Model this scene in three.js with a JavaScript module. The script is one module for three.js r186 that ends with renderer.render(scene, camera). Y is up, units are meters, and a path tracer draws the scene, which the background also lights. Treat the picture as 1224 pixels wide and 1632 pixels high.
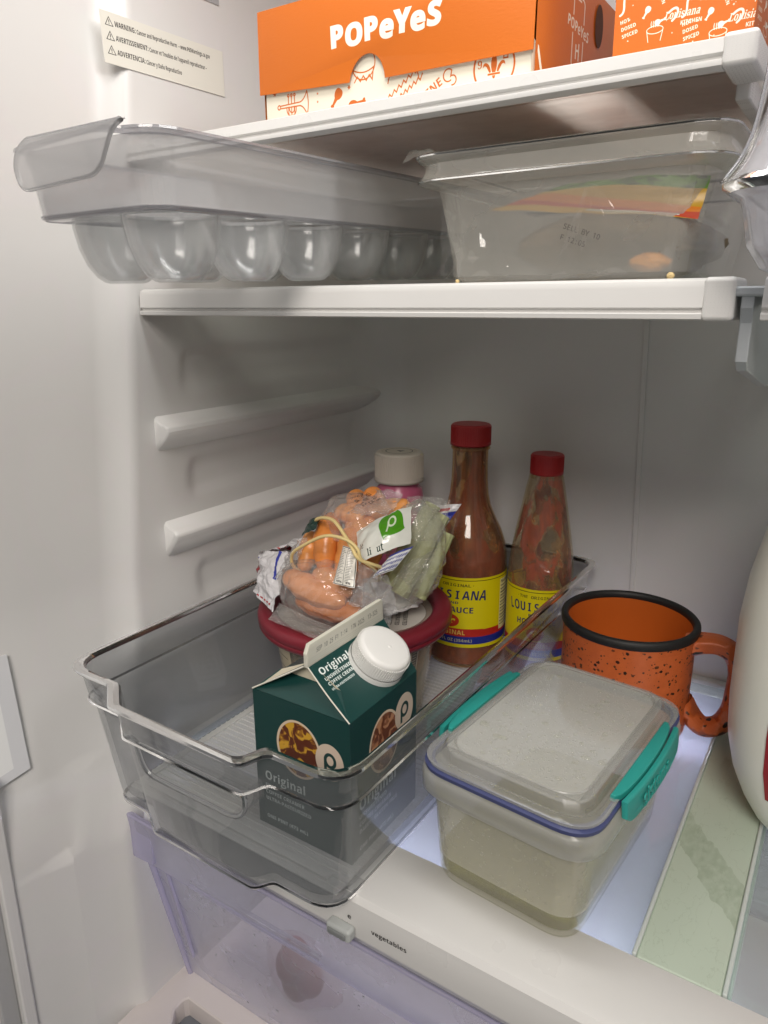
import * as THREE from 'three';
import { mergeGeometries, mergeVertices, toCreasedNormals } from 'three/addons/utils/BufferGeometryUtils.js';
import { RoundedBoxGeometry } from 'three/addons/geometries/RoundedBoxGeometry.js';
import { RectAreaLightUniformsLib } from 'three/addons/lights/RectAreaLightUniformsLib.js';
import { TextGeometry } from 'three/addons/geometries/TextGeometry.js';
import { FontLoader } from 'three/addons/loaders/FontLoader.js';
import { Brush, Evaluator, SUBTRACTION } from 'three-bvh-csg';

// ---------------------------------------------------------------- camera, surroundings, lamps, exposure
const V = (x, y, z) => new THREE.Vector3(x, y, z);
const scene = new THREE.Scene();
const camera = new THREE.PerspectiveCamera(70.72, 0.75, 0.02, 20);
camera.position.set(0.486, 0.312, 0.725);
camera.up.set(-0.1492, 0.9609, -0.2334);
camera.lookAt(0.486 - 0.5265, 0.312 - 0.277, 0.725 - 0.8038);
const renderer = new THREE.WebGLRenderer({ antialias: true });
renderer.toneMapping = THREE.LinearToneMapping;
renderer.toneMappingExposure = 1.14;
renderer.shadowMap.enabled = true;
RectAreaLightUniformsLib.init();
scene.background = new THREE.Color().setRGB(0.12, 0.119, 0.117);      // dim kitchen behind the camera
const LAMPS = {
  fridge: { L: 10.5, c: [1.0, 0.995, 0.975] },       // strip under the compartment's roof
  drawer: { L: 24, c: [0.88, 0.88, 1.0] },  // strip added on the back wall to brighten the glass shelf from below
  drawerFront: { L: 11, c: [0.88, 0.88, 1.0] },        // strip under the glass shelf
  kitchen: { L: 13, c: [1.0, 0.93, 0.86] },       // ceiling fitting of the room, behind and above the camera
};
function areaLamp(name, label, key, [w, h], pos, target) {
  const { L, c } = LAMPS[key];
  const g = new THREE.Group(); g.name = scene.getObjectByName(name) ? name + '_001' : name; g.position.set(...pos); scene.add(g);
  g.lookAt(...target);                            // +z of the group towards the target
  const l = new THREE.RectAreaLight(new THREE.Color().setRGB(...c), L, w, h);
  l.position.set(0, 0, 0.004); l.rotation.y = Math.PI; l.castShadow = true; g.add(l);
  const glow = new THREE.Mesh(new THREE.BoxGeometry(w, h, 0.004), new THREE.MeshStandardMaterial({ color: 0xffffff, emissive: new THREE.Color().setRGB(...c), emissiveIntensity: 1.5 }));
  glow.name = 'light_diffuser'; g.add(glow);
  const fr = new THREE.Mesh(new THREE.BoxGeometry(w + 0.02, h + 0.02, 0.012), new THREE.MeshStandardMaterial({ color: 0xdddddd, roughness: 0.5 }));
  fr.name = 'light_housing'; fr.position.z = -0.0085; g.add(fr);
  g.userData = { label, category: 'lamp' };
  return g;
}
areaLamp('ceiling_lamp', 'square lamp on the kitchen ceiling in front of the fridge', 'kitchen', [0.7, 0.7], [0.95, 1.35, 1.75], [0.35, 0.2, 0.2]);
areaLamp('fridge_light', 'long light strip under the roof of the fridge compartment', 'fridge', [0.5, 0.06], [0.42, 0.612, 0.44], [0.40, 0.2, 0.3]);
areaLamp('drawer_light', 'light strip under the front edge of the glass shelf above the drawer', 'drawerFront', [0.46, 0.012], [0.345, -0.0315, 0.44], [0.345, -0.085, 0.2]);
areaLamp('drawer_light', 'added light strip on the back wall that brightens the glass shelf from below', 'drawer', [0.34, 0.02], [0.3, -0.06, 0.1215], [0.3, -0.045, 0.4]);  // invented fitting that feeds the lavender glow under the glass

// ---------------------------------------------------------------- helpers
let seed = 7;
const rnd = () => { seed = (seed * 1664525 + 1013904223) >>> 0; return seed / 4294967296; };
const rr = (a, b) => a + (b - a) * rnd();
const lerp = (a, b, t) => a + (b - a) * t;
const sstep = (a, b, x) => { const t = Math.min(1, Math.max(0, (x - a) / (b - a))); return t * t * (3 - 2 * t); };
const taken = new Map();
function numbered(n) { const k = taken.get(n) || 0; taken.set(n, k + 1); return k ? `${n}_${String(k).padStart(3, '0')}` : n; }
function thing(name, label, category, pos = [0, 0, 0], turn = 0, group) {
  const o = new THREE.Group(); o.name = numbered(name); o.position.set(...pos); o.rotation.y = turn; scene.add(o);
  o.userData = { label, category }; if (group) o.userData.group = group;
  return o;
}
function part(name, geo, mat, parent) {
  const m = new THREE.Mesh(Array.isArray(geo) ? merge(geo) : geo, mat);
  m.name = name; m.castShadow = m.receiveShadow = true; parent.add(m); return m;
}
function merge(list) {
  return mergeGeometries(list.map((g) => { let h = g.index ? g.toNonIndexed() : g; h = h.clone(); for (const k of Object.keys(h.attributes)) if (!['position', 'normal', 'uv'].includes(k)) h.deleteAttribute(k); return h; }));
}
const col = (r, g, b) => new THREE.Color().setRGB(r, g, b);
const std = (c, o = {}) => new THREE.MeshPhysicalMaterial({ color: Array.isArray(c) ? col(...c) : c, roughness: 0.5, ...o });
const pane = (c, o = {}) => new THREE.MeshPhysicalMaterial({ color: col(...c), roughness: 0.06, transmission: 0.92, thickness: 0, ior: 1.5, side: THREE.DoubleSide, ...o });
// lattice noise
function hash(x, y, z) { let h = (x * 374761393 + y * 668265263 + z * 2147483647) | 0; h = Math.imul(h ^ (h >>> 13), 1274126177); h = Math.imul(h ^ (h >>> 16), 2246822519); return ((h ^ (h >>> 15)) >>> 0) / 4294967296; }
function n3(x, y, z) {
  const i = Math.floor(x), j = Math.floor(y), k = Math.floor(z); let u = x - i, v = y - j, w = z - k;
  u = u * u * (3 - 2 * u); v = v * v * (3 - 2 * v); w = w * w * (3 - 2 * w);
  const L = (a, b, t) => a + (b - a) * t;
  return L(L(L(hash(i, j, k), hash(i + 1, j, k), u), L(hash(i, j + 1, k), hash(i + 1, j + 1, k), u), v), L(L(hash(i, j, k + 1), hash(i + 1, j, k + 1), u), L(hash(i, j + 1, k + 1), hash(i + 1, j + 1, k + 1), u), v), w);
}
const fbm = (x, y, z, o = 4) => { let s = 0, a = 0.5, t = 0; for (let i = 0; i < o; i++) { s += a * n3(x, y, z); t += a; a /= 2; x = x * 2 + 3.1; y = y * 2 + 1.7; z = z * 2 + 5.3; } return s / t; };
function dataTex(w, h, f, srgb = false) {
  const d = new Uint8Array(w * h * 4);
  for (let y = 0; y < h; y++) for (let x = 0; x < w; x++) { const c = f(x / w, y / h), k = (y * w + x) * 4; const a = Array.isArray(c) ? c : [c, c, c]; d[k] = a[0] * 255; d[k + 1] = a[1] * 255; d[k + 2] = a[2] * 255; d[k + 3] = a.length > 3 ? a[3] * 255 : 255; }
  const t = new THREE.DataTexture(d, w, h, THREE.RGBAFormat); t.wrapS = t.wrapT = THREE.RepeatWrapping; t.magFilter = t.minFilter = THREE.LinearFilter; if (srgb) t.colorSpace = THREE.SRGBColorSpace; t.needsUpdate = true; return t;
}
// noise that wraps on the unit square (two angles on two circles would need 4-D; blend of shifted copies does)
const wrapN = (f) => (u, v) => { const a = f(u, v), b = f(u - 1, v), c = f(u, v - 1), d = f(u - 1, v - 1); return (a * (1 - u) + b * u) * (1 - v) + (c * (1 - u) + d * u) * v; };
function canvasTex(w, h, draw, srgb = true) {
  const c = document.createElement('canvas'); c.width = w; c.height = h; draw(c.getContext('2d'), w, h);
  const t = new THREE.CanvasTexture(c); if (srgb) t.colorSpace = THREE.SRGBColorSpace; t.anisotropy = 8; return t;
}
// rings of points (all the same length) -> skin; closed rings
function loft(rings, { capStart = false, capEnd = false, crease = 0.6, closed = true, loop = false } = {}) {
  const n = rings[0].length, pos = [], uv = [], idx = []; let vAcc = 0;
  const R = loop ? [...rings, rings[0]] : rings;
  const cols = closed ? n + 1 : n;
  R.forEach((ring, r) => {
    if (r) { let d = 0; for (let i = 0; i < n; i++) d += Math.hypot(ring[i][0] - R[r - 1][i][0], ring[i][1] - R[r - 1][i][1], ring[i][2] - R[r - 1][i][2]); vAcc += d / n; }
    let u = 0;
    for (let i = 0; i < cols; i++) { const p = ring[i % n], q = ring[(i + n - 1) % n]; if (i) u += Math.hypot(p[0] - q[0], p[1] - q[1], p[2] - q[2]); pos.push(...p); uv.push(u, vAcc); }
  });
  for (let r = 0; r + 1 < R.length; r++) for (let i = 0; i + 1 < cols; i++) { const a = r * cols + i, b = a + 1, c = a + cols, d = c + 1; idx.push(a, b, d, a, d, c); }
  const cap = (ring, flip) => {
    const base = pos.length / 3, ce = [0, 0, 0]; ring.forEach((p) => { for (let k = 0; k < 3; k++) ce[k] += p[k] / n; });
    pos.push(...ce); uv.push(ce[0], ce[2]); ring.forEach((p) => { pos.push(...p); uv.push(p[0], p[2]); });
    for (let i = 0; i < n; i++) { const a = base + 1 + i, b = base + 1 + (i + 1) % n; flip ? idx.push(base, b, a) : idx.push(base, a, b); }
  };
  if (capStart) cap(R[0], true);
  if (capEnd) cap(R[R.length - 1], false);
  const g = new THREE.BufferGeometry(); g.setAttribute('position', new THREE.Float32BufferAttribute(pos, 3)); g.setAttribute('uv', new THREE.Float32BufferAttribute(uv, 2)); g.setIndex(idx);
  return crease ? toCreasedNormals(g, crease) : (g.computeVertexNormals(), g);
}
// polygon in plan with rounded corners: pts [[x, z, r?], ...] -> [[x, z], ...]
function roundPoly(pts, r0, n = 6) {
  const out = [], N = pts.length;
  for (let i = 0; i < N; i++) {
    const p = pts[i], a = pts[(i + N - 1) % N], b = pts[(i + 1) % N], r = p[2] ?? r0;
    const ux = a[0] - p[0], uz = a[1] - p[1], vx = b[0] - p[0], vz = b[1] - p[1], lu = Math.hypot(ux, uz), lv = Math.hypot(vx, vz);
    const cosA = (ux * vx + uz * vz) / lu / lv, ang = Math.acos(Math.max(-1, Math.min(1, cosA))), t = Math.min(r / Math.tan(ang / 2), lu * 0.48, lv * 0.48);
    const s = [p[0] + ux / lu * t, p[1] + uz / lu * t], e = [p[0] + vx / lv * t, p[1] + vz / lv * t];
    for (let k = 0; k <= n; k++) { const q = k / n; out.push([(1 - q) * (1 - q) * s[0] + 2 * q * (1 - q) * p[0] + q * q * e[0], (1 - q) * (1 - q) * s[1] + 2 * q * (1 - q) * p[1] + q * q * e[1]]); }
  }
  return out;
}
const rect = (x0, x1, z0, z1, r, n = 7) => roundPoly([[x0, z0], [x1, z0], [x1, z1], [x0, z1]], r, n);
const box2 = (hx, hz, r, n) => rect(-hx, hx, -hz, hz, r, n);
const lift = (pl, y) => pl.map(([x, z]) => [x, y, z]);
const lathe = (prof, seg = 48) => new THREE.LatheGeometry(prof.map(([x, y]) => new THREE.Vector2(x, y)), seg);
const creased = (g, a = 0.6) => toCreasedNormals(g.index ? g.toNonIndexed() : g, a);
function extr(pts, depth, bevel = 0, holes = [], curve = 12) {
  const s = pts instanceof THREE.Shape ? pts : new THREE.Shape(pts.map(([x, y]) => new THREE.Vector2(x, y))); s.holes.push(...holes);
  return new THREE.ExtrudeGeometry(s, { depth: depth - 2 * bevel, bevelEnabled: bevel > 0, bevelSize: bevel, bevelThickness: bevel, bevelOffset: -bevel, bevelSegments: 3, curveSegments: curve }).translate(0, 0, bevel);
}
// profile in (z, y) extruded along x from x0 to x1
const extrX = (prof, x0, x1, bevel = 0) => extr(prof.map(([z, y]) => [-z, y]), x1 - x0, bevel).rotateY(Math.PI / 2).translate(x0, 0, 0);
function quad(a, b, c, d, nu = 1, nv = 1) {
  const g = new THREE.PlaneGeometry(1, 1, nu, nv), p = g.attributes.position, u = g.attributes.uv;
  for (let i = 0; i < p.count; i++) { const s = u.getX(i), t = u.getY(i); const q = [0, 1, 2].map((k) => lerp(lerp(a[k], b[k], s), lerp(d[k], c[k], s), t)); p.setXYZ(i, ...q); }
  g.computeVertexNormals(); return g;
}
const tube = (pts, r, closed = false, seg = 64, rad = 8) => new THREE.TubeGeometry(new THREE.CatmullRomCurve3(pts.map((p) => V(...p)), closed, 'catmullrom', 0.5), seg, r, rad, closed);
const rbox = (w, h, d, r = 0.002, s = 3) => new RoundedBoxGeometry(w, h, d, s, r);
function between(g, a, b) { // geometry along +y of unit frame, moved so that it starts at a and points to b
  const A = V(...a), d = V(...b).sub(A).normalize(); return g.applyQuaternion(new THREE.Quaternion().setFromUnitVectors(V(0, 1, 0), d)).translate(A.x, A.y, A.z);
}

// ---------------------------------------------------------------- shared materials
const fineNoise = dataTex(256, 256, wrapN((u, v) => fbm(u * 40, v * 40, 3.3, 3)));
const blotch = dataTex(256, 256, wrapN((u, v) => fbm(u * 6, v * 6, 9.1, 5)));
const streak = dataTex(256, 256, wrapN((u, v) => 0.62 * fbm(u * 70, v * 2.2, 1.1, 3) + 0.38 * fbm(u * 9, v * 5, 8.8, 3)));
const smudgeRough = (lo, hi, su = 6) => { const t = dataTex(256, 256, wrapN((u, v) => lo + (hi - lo) * sstep(0.36, 0.66, fbm(u * 5, v * 5, 4.4, 5)))); t.repeat.set(su, su); return t; };
const rep = (t, a, b = a) => { const c = t.clone(); c.repeat.set(a, b); c.needsUpdate = true; return c; };
const linerColor = dataTex(256, 256, (() => { const f = wrapN((u, v) => fbm(u * 5, v * 5, 21.1, 5)), g = wrapN((u, v) => n3(u * 90, v * 90, 2.2)); return (u, v) => { const s = 0.86 + 0.035 * (f(u, v) - 0.5) - (g(u, v) > 0.968 ? 0.16 : 0); return [s, s * 0.994, s * 0.986]; }; })(), true);
const M = {
  liner: std([1, 1, 1], { map: rep(linerColor, 2.2), roughness: 0.34, roughnessMap: rep(dataTex(256, 256, wrapN((u, v) => 0.86 + 0.14 * sstep(0.3, 0.7, fbm(u * 30, v * 3, 6.1, 4)))), 4, 1.2), bumpMap: rep(streak, 2.2, 0.9), bumpScale: 0.000012 }),
  trim: std([0.7, 0.69, 0.67], { roughness: 0.36, bumpMap: rep(fineNoise, 8), bumpScale: 0.00006, roughnessMap: smudgeRough(0.7, 1, 8) }),
  clear: pane([0.75, 0.76, 0.77], { roughness: 0.07, transmission: 0.93, roughnessMap: smudgeRough(0.5, 1, 6) }),
  clearHazy: pane([0.86, 0.865, 0.87], { roughness: 0.3, transmission: 0.84 }),
  clearRim: new THREE.MeshPhysicalMaterial({ color: col(0.93, 0.935, 0.94), roughness: 0.14, transmission: 1, thickness: 0.004, ior: 1.5, attenuationColor: col(0.72, 0.74, 0.77), attenuationDistance: 0.02 }),
  film: pane([0.97, 0.97, 0.97], { roughness: 0.1, transmission: 0.93, ior: 1.6 }),
  dark: std([0.03, 0.03, 0.03], { roughness: 0.6 }),
};

// ---------------------------------------------------------------- the fridge's own walls
const xw = (y) => lerp(0.073, 0.1, sstep(-0.05, 0.13, -y + 0.08));          // left wall leans in towards the drawers
const zk = (y) => y > 0.25 ? 0.408 - (y - 0.25) * 0.1 : y > 0.09 ? lerp(0.424, 0.408, (y - 0.09) / 0.16) : lerp(0.47, 0.424, Math.max(0, (y + 0.05) / 0.14));
const BACK = 0.109;
const liner = new THREE.Group(); liner.name = 'wall'; scene.add(liner);
liner.userData = { label: 'white moulded plastic walls of the fridge compartment', kind: 'structure' };
{
  const recess = (y, z) => { // shallow pressed panels between the shelf ribs
    let d = 0;
    for (const [y0, y1] of [[0.25, 0.283], [0.171, 0.204], [0.088, 0.121]]) { const dx = Math.max(0, Math.abs(z - 0.252) - 0.1), dy = Math.max(0, Math.abs(y - (y0 + y1) / 2) - (y1 - y0) / 2 + 0.012); d = Math.max(d, 1 - sstep(0.003, 0.013, Math.hypot(dx, dy))); }
    return 0.0028 * d;
  };
  const ys = []; for (let y = -0.25; y <= 0.66; y += 0.0045) ys.push(y);
  const rings = ys.map((y) => {
    const w = xw(y), k = zk(y), p = [];
    const f = [[0.72, -0.05], [0.66, -0.045], [0.6, -0.037], [0.575, -0.033], [0.55, -0.0295], [0.52, -0.0245], [0.5, -0.021], [0.48, -0.0175]];
    for (const [z, dx] of f) if (z > k + 0.03) p.push([w + dx * 1.0, y, z]); else p.push([w - 0.0155, y, k + 0.03 + (z - 0.48) * 0.02]);
    p.push([w - 0.0125, y, k + 0.02], [w - 0.0095, y, k + 0.011], [w - 0.0055, y, k + 0.004], [w - 0.002, y, k + 0.0008], [w, y, k - 0.003]);
    for (let i = 1; i <= 62; i++) { const z = lerp(k - 0.003, BACK + 0.04, i / 62); p.push([w - recess(y, z), y, z]); }
    for (let i = 1; i <= 10; i++) { const a = i / 10 * Math.PI / 2; p.push([w + 0.04 * (1 - Math.cos(a)), y, BACK + 0.04 * (1 - Math.sin(a))]); }
    for (let i = 1; i <= 40; i++) { const x = lerp(w + 0.04, 0.83, i / 40); p.push([x, y, BACK]); }
    return p;
  });
  const inner = loft(rings, { closed: false, crease: 0 });
  const outer = loft([...rings].reverse().map((r) => r.map(([x, y, z], i) => [x < 0.2 && z > BACK + 0.01 ? x - 0.05 : x, y, z < BACK + 0.05 ? z - 0.05 : z])), { closed: false, crease: 0 });
  part('inner_wall', [inner, outer], M.liner, liner);
  part('seam_strip', rbox(0.0042, 0.52, 0.003, 0.0006, 2).rotateZ(0.039).translate(0.3392, 0.2, BACK + 0.0002), M.liner, liner);
  // roof, right wall, floor of the compartment (with the step under the drawers)
  part('roof', rbox(0.86, 0.04, 0.42).translate(0.45, 0.644, 0.29), M.liner, liner);
  part('right_wall', rbox(0.04, 0.94, 0.56).translate(0.85, 0.2, 0.36), M.liner, liner);
  part('edge_strip', rbox(0.006, 0.3, 0.0085, 0.0015, 2).translate(0.0722, -0.12, 0.5405), M.liner, liner);
  part('grey_strip', rbox(0.005, 0.34, 0.012, 0.0015, 2).translate(0.0698, -0.11, 0.5515), std([0.42, 0.42, 0.42], { roughness: 0.6 }), liner);  // strip in a darker grey than the wall around it
  // shelf supports pressed into the left wall
  for (const [yt, yb, z1] of [[0.232, 0.2145, 0.39], [0.1545, 0.1345, 0.3895]]) {
    const w = xw((yt + yb) / 2);
    const prof = [[w - 0.006, yt + 0.006], [w - 0.0005, yt + 0.0045], [w + 0.002, yt + 0.0022], [w + 0.0065, yt], [w + 0.0105, yt - 0.0014], [w + 0.0127, yt - 0.0034], [w + 0.0132, yt - 0.006], [w + 0.0122, yt - 0.0085], [w + 0.0092, yt - 0.0118], [w + 0.004, yb + 0.0005], [w + 0.0014, yb - 0.0016], [w - 0.0005, yb - 0.004], [w - 0.006, yb - 0.006]];
    part('shelf_support', creased(extr(prof, z1 - 0.118, 0.0028).translate(0, 0, 0.118), 0.85), M.liner, liner);
  }
}
{ // bottom ledge below the drawer with its slot
  const g = thing('compartment_floor', 'pale pink-white ledge below the crisper drawer at bottom left', 'floor');
  delete g.userData.category; g.userData.kind = 'structure';
  const s = new THREE.Shape([[0.094, -0.492], [0.098, -0.5], [0.8, -0.5], [0.8, -0.1], [0.094, -0.1]].map(([x, y]) => new THREE.Vector2(x, y)));
  const h = new THREE.Path([[0.122, -0.452], [0.124, -0.449], [0.3, -0.449], [0.3, -0.476], [0.134, -0.476], [0.122, -0.46]].map(([x, y]) => new THREE.Vector2(x, y)));
  const fl = std([0.62, 0.57, 0.55], { roughness: 0.45, bumpMap: rep(fineNoise, 10), bumpScale: 0.00008 });
  part('ledge', creased(extr(s, 0.025, 0.003, [h]).rotateX(-Math.PI / 2).scale(1, 1, 1).translate(0, -0.225, 0), 0.5), fl, g);
  part('slot_bottom', rbox(0.22, 0.01, 0.06).translate(0.23, -0.222, 0.462), std([0.16, 0.17, 0.19], { roughness: 0.5 }), g);
}

// ---------------------------------------------------------------- shelves
const shelfGlass = pane([0.9, 0.94, 0.91], { roughness: 0.12, transmission: 0.9 });
const frosted = pane([0.9, 0.89, 0.86], { roughness: 0.85, transmission: 0.95, roughnessMap: smudgeRough(0.85, 1, 4) });
function shelfTrim(yb, yt, z) { return [[z - 0.03, yt], [z - 0.004, yt], [z - 0.001, yt - 0.0012], [z, yt - 0.004], [z + 0.0004, yb + 0.0052], [z - 0.0012, yb + 0.0044], [z - 0.0012, yb + 0.0034], [z + 0.0012, yb + 0.0026], [z + 0.001, yb + 0.0006], [z - 0.0015, yb], [z - 0.006, yb], [z - 0.008, yb + 0.005], [z - 0.03, yb + 0.006]]; }
function shelf(name, label, x0, x1, yb, yt, glass, zf = 0.3935) {
  const t = thing(name, label, 'shelf');
  part('front_trim', creased(extrX(shelfTrim(yb, yt, zf), x0, x1 - 0.011), 0.5), M.trim, t);
  part('end_cap', rbox(0.0125, yt - yb + 0.0006, 0.03, 0.002, 4).translate(x1 - 0.0052, (yt + yb) / 2, zf - 0.0143), M.trim, t);
  part('glass_pane', rbox(x1 - x0 - 0.006, 0.004, zf - 0.03 - BACK - 0.006, 0.001, 2).translate((x0 + x1) / 2, yt - 0.004, (zf - 0.03 + BACK + 0.006) / 2), glass, t);
  part('side_rail', [rbox(0.006, 0.01, zf - 0.04 - BACK, 0.001).translate(x1 - 0.008, yt - 0.0112, (zf - 0.03 + BACK) / 2)], M.trim, t);
  return t;
}
shelf('shelf', 'upper glass shelf with white front trim carrying the orange boxes', 0.0745, 0.4345, 0.3985, 0.41, frosted);
shelf('shelf', 'middle glass shelf with white front trim under the clear egg tray', 0.0745, 0.4375, 0.305, 0.322, shelfGlass);
shelf('shelf', 'right-hand shelf end with white trim beside the metal bracket', 0.4485, 0.79, 0.305, 0.322, shelfGlass);
{
  const t = thing('shelf_bracket', 'grey metal bracket under the gap between the two middle shelves', 'bracket');
  const met = std([0.52, 0.55, 0.57], { roughness: 0.42, metalness: 0.5, bumpMap: rep(streak, 8, 30), bumpScale: 0.0001 });
  const s = [[-0.392, 0.317], [-0.392, 0.31], [-0.389, 0.304], [-0.389, 0.2885], [-0.384, 0.2845], [-0.3, 0.27], [-BACK, 0.27], [-BACK, 0.317]];
  part('arm', creased(extr(s, 0.005, 0.0008).rotateY(Math.PI / 2).translate(0.4405, 0, 0), 0.4), met, t);
  part('top_bridge', rbox(0.012, 0.004, 0.03, 0.001).translate(0.4435, 0.3165, 0.378), met, t);
}
// ---- the glass shelf over the crisper drawers
{
  const t = thing('crisper_shelf', 'large glass shelf with wide white front edge above the crisper drawer', 'shelf');
  const pr = [[0.4205, -0.006], [0.4205, 0.0004], [0.424, 0.0016], [0.458, 0.0016], [0.4635, 0.0004], [0.4665, -0.0026], [0.4674, -0.006], [0.4662, -0.0262], [0.4652, -0.0276], [0.462, -0.0278], [0.459, -0.0225], [0.458, -0.008]];
  part('front_trim', creased(extrX(pr, 0.15, 0.82, 0.0015), 0.5), M.trim, t);
  const glass = pane([0.9, 0.95, 0.93], { roughness: 0.1, transmission: 0.93, roughnessMap: smudgeRough(0.4, 1, 5) });
  part('glass_pane', rbox(0.33, 0.004, 0.304, 0.0012, 2).translate(0.268, -0.002, 0.2685), glass, t);
  part('glass_pane', rbox(0.342, 0.004, 0.304, 0.0012, 2).translate(0.6475, -0.002, 0.2685), glass, t);
  part('added_glow_sheet', rbox(0.318, 0.0015, 0.298, 0.0005, 1).translate(0.2725, -0.0085, 0.268), pane([0.84, 0.83, 0.93], { roughness: 0.8, transmission: 0.9 }), t);  // added lilac sheet that spreads the drawer light into an even glow
  part('back_frame', rbox(0.72, 0.014, 0.008, 0.002).translate(0.46, -0.003, 0.1125), M.trim, t);
  part('left_frame', rbox(0.0065, 0.012, 0.3, 0.002).translate(0.1015, -0.005, 0.268), M.trim, t);
  // strip of frosted glass with dried spills between the two panes, lit from the drawers
  const spill = canvasTex(256, 1024, (g, w, h) => {
    g.fillStyle = 'rgb(203,216,199)'; g.fillRect(0, 0, w, h);
    const im = g.getImageData(0, 0, w, h);
    for (let y = 0; y < h; y++) for (let x = 0; x < w; x++) {
      const a = fbm(x / 40, y / 40, 2.2, 5), edge = fbm(x / 14, y / 14, 7.7, 4), k = (y * w + x) * 4; let m = 0;
      m += 18 * sstep(0.5, 0.62, a) * sstep(0.08, 0.2, y / h) * (1 - sstep(0.3, 0.42, y / h));
      const d = Math.abs(y / h - 0.7 - 0.09 * (x / w - 0.4) * 2 - 0.05 * (a - 0.5)); m += (d < 0.055 ? 14 + 34 * (edge - 0.42) : 0);
      if (Math.abs(a - 0.56) < 0.008) m += 9;
      im.data[k] -= m; im.data[k + 1] -= m * 0.95; im.data[k + 2] -= m * 1.1;
    }
    g.putImageData(im, 0, 0);
  });
  part('frosted_strip', rbox(0.0395, 0.0045, 0.302, 0.0012, 2).translate(0.4545, -0.0022, 0.2685), new THREE.MeshPhysicalMaterial({ map: spill, roughness: 0.32, transmission: 0.15, thickness: 0, color: 0xffffff, bumpMap: spill, bumpScale: 0.0001 }), t);
  part('strip_edge', [rbox(0.0022, 0.0052, 0.302, 0.0008).translate(0.4338, -0.0012, 0.2685), rbox(0.0022, 0.0052, 0.302, 0.0008).translate(0.4754, -0.0012, 0.2685)], std([0.78, 0.83, 0.8], { roughness: 0.3, transmission: 0.3 }), t);
  part('center_beam', rbox(0.046, 0.02, 0.32, 0.002).translate(0.4545, -0.03, 0.28), std([0.66, 0.72, 0.66], { roughness: 0.5, transmission: 0.4 }), t);
  // printed words and the humidity slider on the front face
  const words = canvasTex(1024, 128, (g, w, h) => { g.clearRect(0, 0, w, h); g.fillStyle = 'rgba(30,28,26,1)'; g.font = 'bold 82px sans-serif'; g.fillText('e', 60, 50); g.font = 'bold 74px sans-serif'; g.fillText('vegetables', 330, 92); });
  part('printed_words', quad([0.2885, -0.0192, 0.46695], [0.3485, -0.0192, 0.46695], [0.3485, -0.0117, 0.4674], [0.2885, -0.0117, 0.4674]), new THREE.MeshStandardMaterial({ map: words, transparent: true, roughness: 0.6 }), t);
  const sl = part('humidity_slider', [rbox(0.0165, 0.008, 0.007, 0.002, 4)], std([0.45, 0.47, 0.46], { roughness: 0.35 }), t); sl.position.set(0.289, -0.0222, 0.4695);
  const cap = part('slider_grip', [rbox(0.0125, 0.0042, 0.003, 0.0012)], std([0.2, 0.21, 0.21], { roughness: 0.4 }), sl); cap.position.set(-0.0005, -0.0004, 0.0031);
}
// ---- crisper drawer
{
  const t = thing('vegetable_crisper', 'clear lilac-tinted crisper drawer with condensation below the glass shelf', 'drawer');
  const lilac = pane([0.82, 0.815, 0.85], { roughness: 0.32, transmission: 0.84, roughnessMap: smudgeRough(0.55, 1, 5) });
  const lilacRim = pane([0.74, 0.72, 0.86], { roughness: 0.2, transmission: 0.66 });
  // front: upper band, step, lower panel that slopes back
  const prof = [[0.4655, -0.0335], [0.466, -0.036], [0.4615, -0.070], [0.4575, -0.0725], [0.454, -0.075], [0.432, -0.198], [0.426, -0.203], [0.42, -0.204], [0.42, -0.2005], [0.4245, -0.2], [0.4285, -0.196], [0.4505, -0.075], [0.4545, -0.071], [0.458, -0.0685], [0.4622, -0.0335]];
  const fr = part('front_panel', creased(extrX(prof, 0.107, 0.6), 0.4), lilac, t);
  for (const [x, y, z] of [[0.108, -0.0718, 0.4592], [0.1, -0.0335, 0.4645]]) part('front_ridge', tube([[x, y, z], [0.6, y, z]], 0.0013, false, 8), lilacRim, fr);
  part('side_panel', [creased(extr([[-0.452, -0.036], [-0.427, -0.203], [-0.13, -0.203], [-0.125, -0.036]], 0.0025, 0.0006).rotateY(Math.PI / 2).translate(0.1045, 0, 0), 0.4)], lilac, t);
  part('side_panel', [creased(extr([[-0.452, -0.036], [-0.427, -0.203], [-0.13, -0.203], [-0.125, -0.036]], 0.0025, 0.0006).rotateY(Math.PI / 2).translate(0.5985, 0, 0), 0.4)], lilac, t);
  part('bottom_panel', rbox(0.49, 0.0025, 0.296, 0.001, 2).translate(0.353, -0.202, 0.275), lilac, t);
  part('back_panel', rbox(0.49, 0.165, 0.0025, 0.001, 2).translate(0.353, -0.12, 0.127), lilac, t);
  part('corner_bracket', [creased(extr([[0.096, -0.0325], [0.122, -0.0335], [0.121, -0.066], [0.1, -0.068], [0.0955, -0.062]], 0.004, 0.001).translate(0, 0, 0.461), 0.4)], lilacRim, t);
  part('corner_post', [tube([[0.1075, -0.07, 0.4575], [0.108, -0.2, 0.432]], 0.0024, false, 8), tube([[0.123, -0.076, 0.4555], [0.122, -0.17, 0.4385]], 0.0014, false, 8)], lilacRim, t);
  const drops = []; for (let i = 0; i < 130; i++) { const y = rr(-0.19, -0.08), x = rr(0.14, 0.4); drops.push(new THREE.SphereGeometry(rr(0.0003, 0.001), 7, 5).scale(1, 1, 0.5).translate(x, y, lerp(0.432, 0.454, (y + 0.198) / 0.123) + 0.0004)); }
  const dr = part('condensation', drops, M.clearRim, t); dr.userData.kind = 'stuff';
}
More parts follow.
